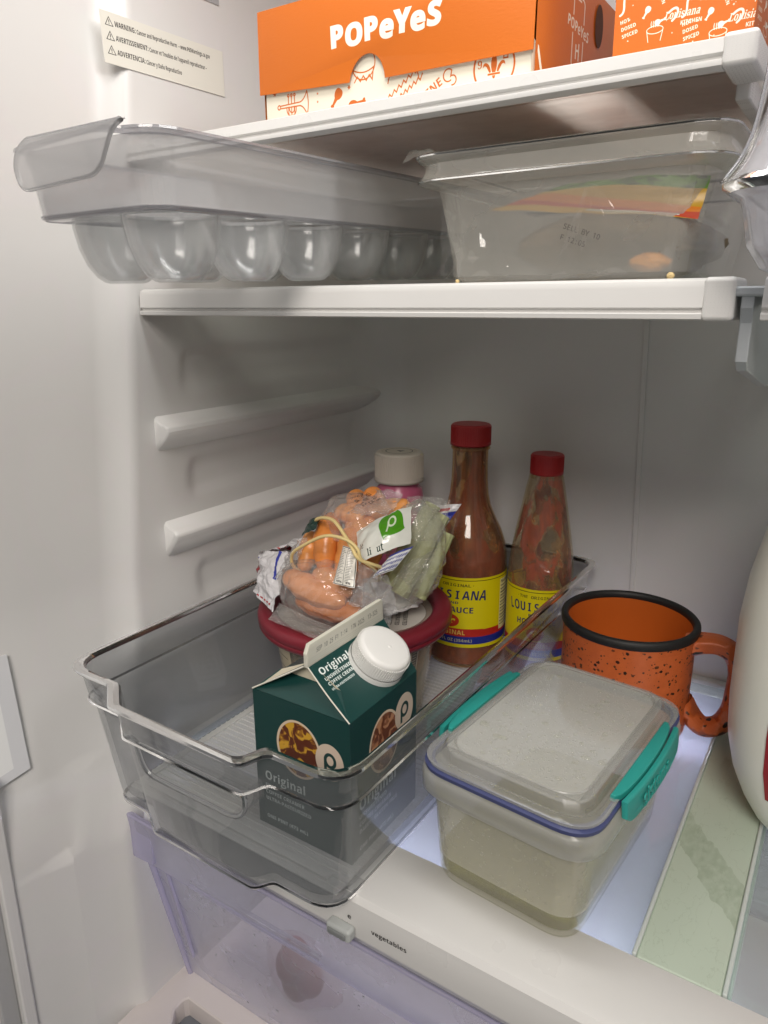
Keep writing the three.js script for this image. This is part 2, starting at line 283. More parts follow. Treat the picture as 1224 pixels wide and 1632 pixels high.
{ // dark red fruit behind the drawer front, lying in a pouch
  const t = thing('fruit_pouch', 'dark red fruit pouch seen blurred inside the crisper drawer', 'fruit');
  const body = new THREE.SphereGeometry(0.03, 24, 18); const p = body.attributes.position;
  for (let i = 0; i < p.count; i++) { const k = 0.8 + 0.4 * fbm(p.getX(i) * 60, p.getY(i) * 60, p.getZ(i) * 60); p.setXYZ(i, p.getX(i) * k * 1.1, p.getY(i) * k * 0.9, p.getZ(i) * k * 0.55); }
  body.computeVertexNormals();
  part('pouch', body.translate(0.214, -0.148, 0.417), pane([0.96, 0.9, 0.9], { roughness: 0.1, transmission: 0.99 }), t);
  for (const [x, y, z, r] of [[0.208, -0.14, 0.424, 0.012], [0.215, -0.125, 0.426, 0.0115], [0.21, -0.157, 0.42, 0.0125], [0.222, -0.146, 0.421, 0.012]]) part('fruit', new THREE.SphereGeometry(r, 18, 14).scale(0.95, 1.25, 0.8).translate(x, y, z), std([0.22, 0.004, 0.01], { roughness: 0.3 }), t);
}

// ---------------------------------------------------------------- stickers on the left wall
function sticker(name, label, tex, a, b, c, d, rough = 0.35) { // a..d corners counter-clockwise from bottom left
  const t = thing(name, label, 'sticker');
  part('printed_face', quad(a, b, c, d), std([1, 1, 1], { map: tex, roughness: rough }), t);
  const o = (p) => [p[0] - 0.0004, p[1], p[2]];
  part('backing', mergeGeometries([quad(o(a), o(b), o(c), o(d)), quad(o(a), a, d, o(d)), quad(b, o(b), o(c), c), quad(d, c, o(c), o(d)), quad(o(a), o(b), b, a)]), std([0.75, 0.74, 0.7]), t);
  return t;
}
const warn = canvasTex(1024, 300, (g, w, h) => {
  g.fillStyle = '#e4e2d8'; g.fillRect(0, 0, w, h); g.fillStyle = '#22201e'; g.strokeStyle = '#22201e'; g.lineWidth = 4;
  const rows = [['WARNING:', ' Cancer and Reproductive Harm  – www.P65Warnings.ca.gov'], ['AVERTISSEMENT:', ' Cancer et Troubles de l\'appareil reproducteur –'], ['ADVERTENCIA:', ' Cáncer y Daño Reproductivo']];
  rows.forEach(([a, b], i) => {
    const y = 66 + i * 82;
    g.beginPath(); g.moveTo(34, y + 12); g.lineTo(62, y - 36); g.lineTo(90, y + 12); g.closePath(); g.stroke(); g.fillRect(59.5, y - 20, 5, 17); g.fillRect(59.5, y + 1, 5, 5);
    g.save(); g.translate(102, y + 10); g.scale(0.86, 1.18); g.font = 'bold 36px sans-serif'; g.fillText(a, 0, 0); const l = g.measureText(a).width; g.font = 'bold 32px sans-serif'; g.scale(0.8, 1); g.fillText(b, l / 0.8, 0); g.restore();
  });
});
const wx = 0.0736;
sticker('warning_label', 'cream warning sticker with three lines of small print on the upper left wall', warn, [wx, 0.4535, 0.4025], [wx, 0.455, 0.302], [wx, 0.4835, 0.302], [wx, 0.4815, 0.403]);
const greyTag = canvasTex(256, 128, (g, w, h) => { g.fillStyle = '#a9aaac'; g.fillRect(0, 0, w, h); g.fillStyle = '#2b2b2e'; g.font = 'bold 44px sans-serif'; g.fillText('T USA', 92, 112); g.fillRect(20, 30, 200, 4); });
sticker('rating_label', 'small grey rating sticker cut by the top edge above the warning sticker', greyTag, [wx, 0.5105, 0.336], [wx, 0.5115, 0.3025], [wx, 0.535, 0.3035], [wx, 0.535, 0.336]);
{
  const t = canvasTex(256, 512, (g, w, h) => { g.fillStyle = '#d9dadd'; g.fillRect(0, 0, w, h); g.fillStyle = '#eceded'; g.fillRect(0, 0, 205, 470);  g.strokeStyle = '#9a9896'; g.lineWidth = 4; for (let i = 0; i < 6; i++) { g.beginPath(); g.moveTo(20, 380 + i * 12); g.lineTo(120, 395 + i * 12); g.stroke(); } });
  const X = (y, z) => xw(y) - 0.0175 - Math.max(0, z - 0.48) * 0.175 + 0.003;
  const P = (y, z) => [X(y, z), y, z];
  sticker('paper_label', 'white paper sticker with rounded corner at the left edge of the photo', t, P(0.012, 0.56), P(0.022, 0.512), P(0.098, 0.508), P(0.102, 0.56));
}

// ---------------------------------------------------------------- storage bin
{
  const H = 0.096, T = 0.0024;
  // outline in plan at height y; inset shrinks it
  const outline = (y, i = 0, lip = 0) => {
    const s = y / H, band = y > 0.0745 ? 0 : 0.0016;
    const x0 = lerp(0.113, 0.0992, s) + band + i - lip, x1f = lerp(0.2965, 0.3105, s) - band - i + lip, x1b = lerp(0.303, 0.317, s) - band - i + lip;
    const zb = lerp(0.138, 0.1315, s) + band + i - lip, zf = lerp(0.484, 0.494, s) - band - i + lip, zp = lerp(0.4938, 0.5095, s) - band - i + lip;
    const l0 = lerp(0.148, 0.1445, s) + i - lip, l1 = lerp(0.166, 0.1655, s) + i - lip, r1 = lerp(0.246, 0.2585, s) - i + lip, r0 = lerp(0.253, 0.264, s) - i + lip;
    return roundPoly([[x0, zb, 0.016], [x1b, zb, 0.016], [x1f, zf, 0.02], [r0, zf, 0.006], [r1, zp, 0.008], [l1, zp, 0.008], [l0, zf, 0.006], [x0, zf, 0.02]], 0.012, 8);
  };
  const t = thing('storage_bin', 'long clear plastic storage bin with front hand hole holding carton, tub and bottles', 'bin');
  const out = [], inn = [];
  for (const y of [0.0, 0.0015, 0.003, 0.0125, 0.03, 0.045, 0.06, 0.072, 0.0742, 0.0752, 0.085, H]) out.push(lift(outline(y, y === 0 ? 0.002 : y < 0.002 ? 0.0006 : 0), y));
  for (const y of [H, 0.085, 0.0758, 0.0738, 0.06, 0.045, 0.03, 0.0125, 0.006, 0.004]) inn.push(lift(outline(y, y < 0.005 ? T + 0.002 : T), y));
  const shell = loft([...out, ...inn], { capStart: true, capEnd: true, crease: 0.5 });
  // hand hole in the proud front panel
  const hole = new THREE.Shape(); hole.moveTo(0.1735, 0.0728); hole.lineTo(0.2525, 0.0728); hole.quadraticCurveTo(0.2555, 0.0728, 0.2545, 0.068); hole.bezierCurveTo(0.2535, 0.058, 0.2465, 0.052, 0.238, 0.0512); hole.lineTo(0.181, 0.0505); hole.quadraticCurveTo(0.173, 0.0508, 0.1718, 0.06); hole.lineTo(0.1712, 0.069); hole.quadraticCurveTo(0.171, 0.0728, 0.1735, 0.0728);
  const cut = new Brush(creased(new THREE.ExtrudeGeometry(hole, { depth: 0.06, bevelEnabled: false, curveSegments: 10 }).translate(0, 0, 0.489), 0.5));
  const ev = new Evaluator(); ev.attributes = ['position', 'normal', 'uv']; ev.useGroups = false;
  cut.updateMatrixWorld(); const base = new Brush(shell); base.updateMatrixWorld();
  part('bin_wall', ev.evaluate(base, cut, SUBTRACTION).geometry, M.clear, t);
  // rolled rim, moulded step and hand hole edge catch the light
  const rim = [];
  for (const [d, y] of [[-0.0003, H - 0.0012], [0.0022, H - 0.001], [0.003, H + 0.0004], [0.0026, H + 0.0017], [0.0006, H + 0.0023], [-0.0016, H + 0.0018], [-T - 0.0001, H + 0.0002], [-T, H - 0.001]]) rim.push(lift(outline(H, 0, d), y));
  part('rim', loft(rim, { loop: true, crease: 0.9 }), M.clearRim, t);
  const be = []; for (const [d, y] of [[-0.0008, 0.0003], [0.0004, 0.0004], [0.0007, 0.0012], [0.0003, 0.002], [-0.0003, 0.0016]]) be.push(lift(outline(0.001, 0, d), y));
  part('base_edge', loft(be, { loop: true, crease: 1 }), M.clearRim, t);
  const st = []; for (const [d, y] of [[0.0001, 0.0738], [0.0011, 0.0745], [0.0004, 0.0755]]) st.push(lift(outline(0.0752, 0, d), y));
  part('moulded_step', loft(st, { loop: true, crease: 0.9 }), M.clearRim, t);
  const hp = hole.getSpacedPoints(60).slice(0, -1).map((p) => [p.x, p.y, lerp(0.4938, 0.5095, p.y / H) - 0.0028]);
  part('hand_hole_edge', tube(hp, 0.0014, true, 120, 7), M.clearRim, t);
  const rib = []; for (let z = 0.15; z < 0.475; z += 0.005) rib.push(new THREE.CylinderGeometry(0.0007, 0.0007, 0.172, 5).rotateZ(Math.PI / 2).translate(0.207, 0.0041, z));
  const floorM = std([0.8, 0.8, 0.78], { roughness: 0.35, transmission: 0.45 }); part('floor_plate', rbox(0.171, 0.0012, 0.325, 0.0005, 1).translate(0.2045, 0.0046, 0.3115), floorM, t);
  part('floor_ribs', rib.map((g) => g.translate(-0.0025, 0.0011, 0)), floorM, t).userData.kind = 'stuff';
  part('floor_frame', [rbox(0.005, 0.002, 0.31, 0.0009).translate(0.1225, 0.0058, 0.31), rbox(0.15, 0.002, 0.005, 0.0009).translate(0.205, 0.0058, 0.466)], floorM, t);
  const foot = [[0.125, 0.46], [0.285, 0.46], [0.29, 0.16], [0.125, 0.16]];
  part('bin_foot', foot.map(([x, z]) => rbox(0.02, 0.0016, 0.01, 0.0006).translate(x, 0.0026, z)), M.clearHazy, t);
}

// ---------------------------------------------------------------- creamer carton
{
  const t = thing('creamer_carton', 'dark green gable-top creamer carton with white screw cap at the front of the bin', 'carton');
  const x0 = 0.2148, x1 = 0.2848, z0 = 0.382, z1 = 0.452, yb = 0.0052, ys = 0.0965, xr = 0.2505, yr = 0.1175;
  const green = '#083d3a', greenM = std([1, 1, 1], {});
  const paper = (tex) => std([1, 1, 1], { map: tex, roughness: 0.42, clearcoat: 0.25, clearcoatRoughness: 0.35, bumpMap: fineNoise, bumpScale: 0.00003 });
  const coffee = (g, cx, cy, rx, ry, pale) => {
    g.save(); g.beginPath(); g.ellipse(cx, cy, rx, ry, 0, 0, 7); g.fillStyle = '#e3cdb2'; g.fill(); g.clip();
    g.beginPath(); g.ellipse(cx, cy, rx * 0.9, ry * 0.92, 0, 0, 7); g.fillStyle = pale ? '#8a4a26' : '#7c3a12'; g.fill(); g.clip();
    const im = g.getImageData(cx - rx | 0, cy - ry | 0, 2 * rx | 0, 2 * ry | 0), W = im.width;
    for (let y = 0; y < im.height; y++) for (let x = 0; x < W; x++) {
      const k = (y * W + x) * 4, dx = (x - rx) / rx / 0.9, dy = (y - ry) / ry / 0.92; if (dx * dx + dy * dy > 1) continue;
      const a = fbm(x / 130, y / 130, 1, 3), s = fbm(x / 100 + 3.4 * a, y / 100 + 3.4 * fbm(x / 130, y / 130, 8, 3), 5, 3), m = sstep(0.46, 0.6, s);
      const A = pale ? [110, 56, 30] : [96, 40, 10], B = pale ? [196, 140, 100] : [214, 164, 46];
      for (let c = 0; c < 3; c++) im.data[k + c] = lerp(A[c], B[c], m);
    }
    g.putImageData(im, cx - rx | 0, cy - ry | 0); g.restore();
  };
  const logo = (g, cx, cy, rx, ry) => {
    g.fillStyle = '#dcc8b4'; g.beginPath(); g.ellipse(cx, cy, rx, ry, 0, 0, 7); g.fill();
    g.strokeStyle = '#0b3a36'; g.lineWidth = rx * 0.2; g.beginPath(); g.ellipse(cx + rx * 0.04, cy - ry * 0.1, rx * 0.34, ry * 0.34, 0, 0, 7); g.stroke();
    g.lineCap = 'butt'; g.beginPath(); g.moveTo(cx - rx * 0.3, cy - ry * 0.2); g.lineTo(cx - rx * 0.3, cy + ry * 0.58); g.stroke();
  };
  const wear = (g, w, h, n = 26) => { for (let i = 0; i < n; i++) { g.fillStyle = `rgba(160,190,180,${rr(0.05, 0.16)})`; g.beginPath(); g.ellipse(rr(0, w), rr(0, h), rr(0.6, 2.5), rr(0.6, 7), rr(0, 3), 0, 7); g.fill(); } };
  const front = canvasTex(1024, 1340, (g, w, h) => {
    g.fillStyle = green; g.fillRect(0, 0, w, h);
    coffee(g, 490, 430, 240, 275, false); logo(g, 815, 430, 145, 170);
    g.fillStyle = '#dfe8e4'; g.font = 'bold 120px sans-serif'; g.fillText('Original', 90, 860); g.font = 'bold 52px sans-serif'; ['UNSWEETENED', 'COFFEE CREAMER', 'ULTRA-PASTEURIZED'].forEach((s, i) => g.fillText(s, 92, 940 + i * 66)); g.fillText('ONE PINT (473 mL)', 92, 1260); wear(g, w, h);
  });
  const side = canvasTex(1024, 1340, (g, w, h) => {
    g.fillStyle = green; g.fillRect(0, 0, w, h);
    coffee(g, 500, 430, 235, 285, true); logo(g, 815, 300, 150, 175);
    g.fillStyle = '#dfe8e4'; g.font = 'bold 150px sans-serif'; g.fillText('Original', 110, 890); g.font = 'bold 58px sans-serif'; ['UNSWEETENED', 'COFFEE CREAMER', 'DAIRY · GLUTEN FREE'].forEach((s, i) => g.fillText(s, 112, 970 + i * 72)); g.fillText('ONE PINT (473 mL)', 112, 1280); wear(g, w, h);
  });
  const roofT = canvasTex(1024, 620, (g, w, h) => {
    g.fillStyle = green; g.fillRect(0, 0, w, h); g.fillStyle = '#e8eeea';
    g.font = 'bold 98px sans-serif'; g.fillText('Original', 60, 130); g.font = 'bold 46px sans-serif'; g.fillText('UNSWEETENED', 66, 196); g.fillText('COFFEE CREAMER', 66, 250); g.font = 'bold 30px sans-serif'; g.fillText('ULTRA-PASTEURIZED', 66, 300);
    g.save(); g.translate(930, 420); g.rotate(-0.15); g.font = 'bold 40px sans-serif'; g.fillText('BROKEN', -40, 0); g.restore(); wear(g, w, h, 40);
  });
  const finT = canvasTex(1024, 200, (g, w, h) => { g.fillStyle = '#dcd9cc'; g.fillRect(0, 0, w, h); g.fillStyle = '#3c3a36'; g.font = '74px monospace'; g.fillText('SEP 10 25 F1 1:14  17N 2025  13-325', 90, 96, 860); g.fillStyle = '#b9b8ae'; for (let i = 0; i < 3; i++) g.fillRect(0, 130 + i * 22, w, 4); });
  const plain = paper(canvasTex(64, 64, (g) => { g.fillStyle = green; g.fillRect(0, 0, 64, 64); }));
  const cream = std([0.66, 0.6, 0.46], { roughness: 0.6, bumpMap: fineNoise, bumpScale: 0.00005 });
  const b = (x, y, z) => [x, y, z];
  part('front_panel', quad(b(x0, yb, z1), b(x1, yb, z1), b(x1, ys, z1), b(x0, ys, z1)), paper(front), t);
  part('side_panel', quad(b(x1, yb, z1), b(x1, yb, z0), b(x1, ys, z0), b(x1, ys, z1)), paper(side), t);
  part('plain_panels', mergeGeometries([quad(b(x1, yb, z0), b(x0, yb, z0), b(x0, ys, z0), b(x1, ys, z0)), quad(b(x0, yb, z0), b(x0, yb, z1), b(x0, ys, z1), b(x0, ys, z0)), quad(b(x0, yb, z0), b(x1, yb, z0), b(x1, yb, z1), b(x0, yb, z1)),
    quad(b(x0, ys, z0), b(x0, ys, z1), b(xr - 0.0015, yr, 0.4455), b(xr - 0.0015, yr, 0.369)), quad(b(x1, ys, z0), b(x0, ys, z0), b(xr - 0.003, yr - 0.003, 0.384), b(xr + 0.003, yr - 0.003, 0.384))]), plain, t);
  part('roof_panel', quad(b(x1, ys, z1), b(x1, ys, z0), b(xr + 0.0015, yr, 0.3685), b(xr + 0.0015, yr, 0.4455), 4, 4), paper(roofT), t);
  // folded-in gable: dark lower flap with its crease, cream paper showing above it
  part('gable_fold', mergeGeometries([quad(b(x0 + 0.0006, ys, z1 - 0.0003), b(x1 - 0.0006, ys, z1 - 0.0003), b(x1 - 0.0135, 0.1075, z1 - 0.0105), b(x0 + 0.011, 0.1065, z1 - 0.0125), 3, 2)]), plain, t);
  part('gable_inside', mergeGeometries([quad(b(x0 + 0.011, 0.1062, z1 - 0.0128), b(x1 - 0.0135, 0.1072, z1 - 0.0108), b(xr + 0.0008, yr - 0.0006, 0.4405), b(xr - 0.001, yr - 0.0006, 0.4375)), quad(b(x0 + 0.0012, ys, z1 - 0.001), b(x0 + 0.011, 0.1062, z1 - 0.0128), b(xr - 0.001, yr, 0.438), b(xr - 0.0016, yr - 0.0002, 0.4445))]), cream, t);
  const rollEdge = [[x0, ys, z1], [lerp(x0, xr, 0.5), lerp(ys, yr, 0.52), lerp(z1, 0.4455, 0.5) + 0.0004], [xr - 0.0014, yr, 0.4455]];
  part('paper_edge', [tube(rollEdge, 0.00055, false, 24, 5), tube([[x1, ys, z1], [lerp(x1, xr, 0.5), lerp(ys, yr, 0.5) + 0.0002, lerp(z1, 0.4455, 0.5) + 0.0003], [xr + 0.0015, yr, 0.4455]], 0.00045, false, 24, 5)], std([0.75, 0.72, 0.62], { roughness: 0.7 }), t);
  // sealed fin along the ridge
  const finShape = [[0.3685, yr - 0.0005], [0.4455, yr - 0.0005], [0.4458, 0.1255], [0.443, 0.1305], [0.3705, 0.1318], [0.369, 0.1295]];
  part('fin', creased(extr(finShape.map(([z, y]) => [-z, y]), 0.0026, 0.0003).rotateY(Math.PI / 2).translate(xr - 0.0014, 0, 0), 0.4), std([0.7, 0.68, 0.58], { roughness: 0.5 }), t);
  part('fin_print', quad(b(xr + 0.00135, yr + 0.0005, 0.4445), b(xr + 0.00135, yr + 0.0005, 0.3695), b(xr + 0.00135, 0.1295, 0.3705), b(xr + 0.00135, 0.1285, 0.4435)), std([1, 1, 1], { map: finT, roughness: 0.45 }), t);
  // screw cap on the roof
  const cap = new THREE.Group(); cap.name = 'screw_cap'; t.add(cap);
  const nrm = V(yr - ys, x1 - xr, 0).normalize();
  cap.position.set(0.2685, 0.1068, 0.403); cap.quaternion.setFromUnitVectors(V(0, 1, 0), nrm);
  const white = std([0.82, 0.81, 0.78], { roughness: 0.38 });
  part('cap_shell', lathe([[0, 0.0158], [0.006, 0.0159], [0.0135, 0.0156], [0.0156, 0.0148], [0.0165, 0.0132], [0.0168, 0.0105], [0.0172, 0.0042], [0.0172, 0.0036]], 64), white, cap);
  part('cap_ring', lathe([[0.0175, 0.0033], [0.0178, 0.0016], [0.0179, -0.0006]], 64), white, cap);
  part('pour_neck', lathe([[0.0158, 0.0034], [0.0158, -0.002]], 40), white, cap);
  const kn = []; for (let i = 0; i < 72; i++) { const a = i / 72 * Math.PI * 2; kn.push(new THREE.BoxGeometry(0.0006, 0.0085, 0.0006).translate(0.01705, 0.0082, 0).rotateY(a)); }
  part('grip_ridges', kn, white, cap);
  part('moulding_mark', new THREE.SphereGeometry(0.0012, 12, 8).scale(1, 0.35, 1).translate(0.002, 0.0158, -0.001), white, cap);
}

// ---------------------------------------------------------------- deli tub with dark red lid
{
  const t = thing('deli_tub', 'round clear food tub with dark red ring lid under the vegetable bags', 'tub', [0.1845, 0.0055, 0.3055]);
  const clear = pane([0.86, 0.8, 0.66], { roughness: 0.12, transmission: 0.85 });
  part('tub_body', lathe([[0, 0], [0.05, 0], [0.0535, 0.0025], [0.063, 0.072], [0.0612, 0.072], [0.0518, 0.004], [0, 0.004]], 72), clear, t);
  const food = lathe([[0, 0.006], [0.05, 0.006], [0.0575, 0.058], [0.045, 0.06], [0, 0.058]], 48); const p = food.attributes.position;
  for (let i = 0; i < p.count; i++) { const k = 0.94 + 0.09 * fbm(p.getX(i) * 120, p.getY(i) * 120, p.getZ(i) * 120); p.setX(i, p.getX(i) * k); p.setZ(i, p.getZ(i) * k); }
  food.computeVertexNormals();
  part('contents', food, std([1, 1, 1], { map: dataTex(128, 128, (u, v) => { const a = fbm(u * 14, v * 9, 4, 4), m = sstep(0.42, 0.6, a); return [lerp(0.3, 0.74, m), lerp(0.22, 0.5, m), lerp(0.12, 0.2, m)]; }, true), roughness: 0.4 }), t);
  const lid = part('lid_ring', lathe([[0.0625, 0.0715], [0.0705, 0.0712], [0.0728, 0.0725], [0.0742, 0.0752], [0.0732, 0.0762], [0.0732, 0.0772], [0.0746, 0.0782], [0.0748, 0.0815], [0.0738, 0.0845], [0.0712, 0.086], [0.066, 0.0862], [0.0625, 0.0855], [0.0605, 0.084], [0.0595, 0.0815], [0.0595, 0.079]], 96), std([0.215, 0.016, 0.03], { roughness: 0.33, bumpMap: rep(fineNoise, 12), bumpScale: 0.00006 }), t);
  part('lid_film', lathe([[0, 0.0797], [0.03, 0.0797], [0.0597, 0.0797], [0.0597, 0.079], [0, 0.079]], 64), pane([0.72, 0.62, 0.52], { roughness: 0.25, transmission: 0.6 }), t);
  // round paper label on the lid, side labels round the body
  const top = canvasTex(512, 512, (g, w, h) => { g.fillStyle = '#d8d3cb'; g.fillRect(0, 0, w, h); g.fillStyle = '#a3341c'; g.beginPath(); g.moveTo(0, 300); g.bezierCurveTo(160, 240, 300, 360, 512, 270); g.lineTo(512, 420); g.lineTo(0, 430); g.fill(); g.fillStyle = '#33302c'; g.font = 'bold 34px sans-serif'; for (let i = 0; i < 4; i++) g.fillText('KEEP REFRIGERATED', 90, 120 + i * 40, 340); g.fillStyle = '#f2efe8'; g.font = 'bold 52px sans-serif'; g.fillText('FLAVOR', 150, 380); });
  const disc = new THREE.CylinderGeometry(0.036, 0.036, 0.0005, 48, 1); part('lid_label', disc.rotateY(0.5).translate(0.019, 0.0803, -0.004), std([1, 1, 1], { map: top, roughness: 0.45 }), t);
  const lab = (a0, a1, tex, name) => { const n = 24, g = new THREE.CylinderGeometry(0.0622, 0.0548, 0.056, n, 1, true, a0, a1 - a0).translate(0, 0.0395, 0); part(name, g, std([1, 1, 1], { map: tex, roughness: 0.45 }), t); };
  lab(0.66, 1.45, canvasTex(512, 512, (g, w, h) => { g.fillStyle = '#d9cfc8'; g.fillRect(0, 0, w, h); g.fillStyle = '#b08a3a'; g.beginPath(); g.ellipse(215, 70, 26, 38, 0, 0, 7); g.fill(); g.fillStyle = '#a2453a'; g.font = '30px sans-serif'; g.fillText('FLAVOR', 150, 170); g.fillText('IN A BITE', 110, 206); g.fillRect(60, 130, 300, 4); g.font = 'bold 74px serif'; g.fillText('A S T A', 130, 330); g.fillStyle = '#1d1b1a'; g.fillRect(440, 20, 60, 200); g.fillStyle = '#d9cfc8'; for (let i = 0; i < 9; i++) g.fillRect(445, 30 + i * 20, 48, 5); }), 'side_label');
  lab(-0.75, -0.28, canvasTex(256, 512, (g, w, h) => { g.fillStyle = '#ddd9d2'; g.fillRect(0, 0, w, h); g.fillStyle = '#57534e'; for (let i = 0; i < 9; i++) g.fillRect(60, 60 + i * 46, 60 + 100 * rnd(), 8); g.fillRect(30, 20, 190, 6); }), 'nutrition_label');
}

// ---------------------------------------------------------------- vegetables in their bags on the tub lid
const carrotTex = dataTex(128, 256, wrapN((u, v) => fbm(u * 6, v * 40, 4.4, 4)));
const carrotM = [[0.8, 0.3, 0.07], [0.76, 0.26, 0.055], [0.82, 0.34, 0.09]].map((c) => std(c, { roughness: 0.36, bumpMap: carrotTex, bumpScale: 0.0006, clearcoat: 0.3, clearcoatRoughness: 0.25 }));
function crumpled(cx, cy, cz, rx, ry, rz, amp, fr, sd, detail = 26, flat = false) { // closed skin with sharp creases
  const g = mergeVertices(new THREE.IcosahedronGeometry(1, detail).deleteAttribute('normal').deleteAttribute('uv')); const p = g.attributes.position;
  for (let i = 0; i < p.count; i++) {
    const x = p.getX(i), y = p.getY(i), z = p.getZ(i);
    const r = 1 - Math.abs(fbm(x * fr + sd, y * fr, z * fr, 3) - 0.5) * 2.2, r2 = 1 - Math.abs(n3(x * fr * 2.3 + sd, y * fr * 2.3 + 7, z * fr * 2.3) - 0.5) * 2;
    const k = 1 + amp * (r - 0.6) + amp * 0.22 * (r2 - 0.5) + amp * 0.8 * (n3(x * 1.6 + sd, y * 1.6, z * 1.6) - 0.5);
    p.setXYZ(i, cx + x * rx * k, cy + y * ry * k, cz + z * rz * k);
  }
  g.setAttribute('uv', new THREE.Float32BufferAttribute(new Float32Array(p.count * 2).map((_, j) => j % 2 ? p.getY(j >> 1) * 8 : (p.getX(j >> 1) + p.getZ(j >> 1)) * 8), 2));
  if (flat) return toCreasedNormals(g, 0.16);
  g.computeVertexNormals(); return g;
}
// a printed scrap of bag: bent sheet spanned by four corners, bulged along n
function bent(a, b, c, d, n, bulge, wav = 0.0015, nu = 14, nv = 10) {
  const g = quad(a, b, c, d, nu, nv), p = g.attributes.position, u = g.attributes.uv, N = V(...n).normalize();
  for (let i = 0; i < p.count; i++) { const s = u.getX(i), t = u.getY(i), k = bulge * 4 * s * (1 - s) * (0.5 + 0.5 * Math.sin(t * 3)) + wav * (fbm(s * 5, t * 5, bulge * 900, 3) - 0.5) * 2; p.setXYZ(i, p.getX(i) + N.x * k, p.getY(i) + N.y * k, p.getZ(i) + N.z * k); }
  g.computeVertexNormals(); return g;
}
const creaseTex = dataTex(512, 512, wrapN((u, v) => { let q = 0, a = 0.5, f = 5; const w = 0.35 * fbm(u * 4, v * 4, 2.2, 2); for (let k = 0; k < 5; k++) { const m = 1 - Math.abs(2 * n3(u * f + w * 6, v * f - w * 4, k * 3.7) - 1); q += a * m * m * m; a *= 0.62; f *= 1.9; } return Math.min(1, q); }));
const filmOf = (c, o = {}) => pane(c, { roughness: 0.07, transmission: 0.9, ior: 1.7, bumpMap: rep(creaseTex, 1.3), bumpScale: 0.0024, ...o });
{
  const t = thing('carrot_bag', 'clear bag of orange baby carrots tied with a rubber band on the tub lid', 'bag');
  const one = (a, b, r, k) => {
    const A = V(...a), B = V(...b), d = B.clone().sub(A).normalize(); a = A.addScaledVector(d, -r * 0.7).toArray(); b = B.addScaledVector(d, r * 0.7).toArray();
    const L = Math.hypot(b[0] - a[0], b[1] - a[1], b[2] - a[2]), prof = []; for (let i = 0; i <= 18; i++) { const q = i / 18; prof.push([i === 0 || i === 18 ? 0 : r * Math.pow(Math.sin(Math.PI * Math.min(0.985, Math.max(0.015, q))), 0.36) * (1.04 - 0.2 * q) * (1 + 0.05 * Math.sin(q * 23 + k)), q * L]); }
    const g = lathe(prof, 18), p = g.attributes.position; for (let i = 0; i < p.count; i++) { const f = 1 + 0.16 * (fbm(p.getX(i) * 110 + k * 3, p.getY(i) * 160, p.getZ(i) * 110, 3) - 0.5); p.setXYZ(i, p.getX(i) * f + 0.0018 * Math.sin(p.getY(i) / L * 3.1 + k), p.getY(i), p.getZ(i) * f); }
    g.computeVertexNormals(); part('carrot', between(g, a, b), carrotM[k % 3], t);
  };
  const list = [
    [[0.1627, 0.1215, 0.353], [0.2088, 0.1175, 0.36], 0.0105], [[0.172, 0.108, 0.352], [0.2235, 0.108, 0.357], 0.01], [[0.184, 0.127, 0.346], [0.2105, 0.1215, 0.352], 0.0095], [[0.164, 0.1105, 0.344], [0.2, 0.102, 0.346], 0.009],
    [[0.1785, 0.158, 0.325], [0.1845, 0.134, 0.343], 0.0105], [[0.163, 0.1435, 0.327], [0.1645, 0.13, 0.342], 0.009], [[0.1975, 0.153, 0.327], [0.2, 0.131, 0.343], 0.01], [[0.2115, 0.147, 0.324], [0.213, 0.128, 0.34], 0.0095],
    [[0.1755, 0.1635, 0.309], [0.197, 0.1625, 0.317], 0.0085], [[0.1795, 0.172, 0.296], [0.197, 0.1665, 0.312], 0.0085], [[0.195, 0.175, 0.296], [0.209, 0.167, 0.306], 0.0085], [[0.2045, 0.166, 0.308], [0.2215, 0.1735, 0.297], 0.008], [[0.204, 0.1585, 0.314], [0.203, 0.1465, 0.329], 0.009], [[0.166, 0.1555, 0.31], [0.173, 0.141, 0.326], 0.0085], [[0.1885, 0.158, 0.314], [0.2093, 0.155, 0.324], 0.0085],
    [[0.16, 0.104, 0.326], [0.19, 0.101, 0.318], 0.009], [[0.185, 0.104, 0.33], [0.218, 0.104, 0.33], 0.009], [[0.18, 0.12, 0.318], [0.205, 0.122, 0.312], 0.0095], [[0.17, 0.133, 0.306], [0.2, 0.135, 0.3], 0.009],
  ];
  list.forEach(([a, b, r], i) => one(a, b, r, i));
  const film = filmOf([0.95, 0.93, 0.91], { transmission: 0.86 });
  part('bag_film', crumpled(0.1915, 0.1145, 0.35, 0.0385, 0.0235, 0.0205, 0.2, 1.9, 3.3, 26), film, t);
  part('bag_film', crumpled(0.1945, 0.156, 0.312, 0.0325, 0.022, 0.0235, 0.2, 1.9, 11.7, 26), film, t);
  // welded hem of the bag, gathered knot and loose ends of film
  part('bag_hem', bent([0.158, 0.0965, 0.3745], [0.2115, 0.0945, 0.3785], [0.2165, 0.104, 0.373], [0.1635, 0.1075, 0.3685], [0, 0.3, 1], 0.003, 0.0022, 30, 8), filmOf([0.93, 0.91, 0.88], { transmission: 0.8 }), t);
  part('hem_seam', [tube([[0.1632, 0.1078, 0.369], [0.178, 0.1082, 0.3725], [0.196, 0.1062, 0.3755], [0.2165, 0.1042, 0.3735]], 0.0004, false, 40, 5)], film, t);
  const wad = filmOf([0.93, 0.93, 0.93], { transmission: 0.78, roughness: 0.1 });
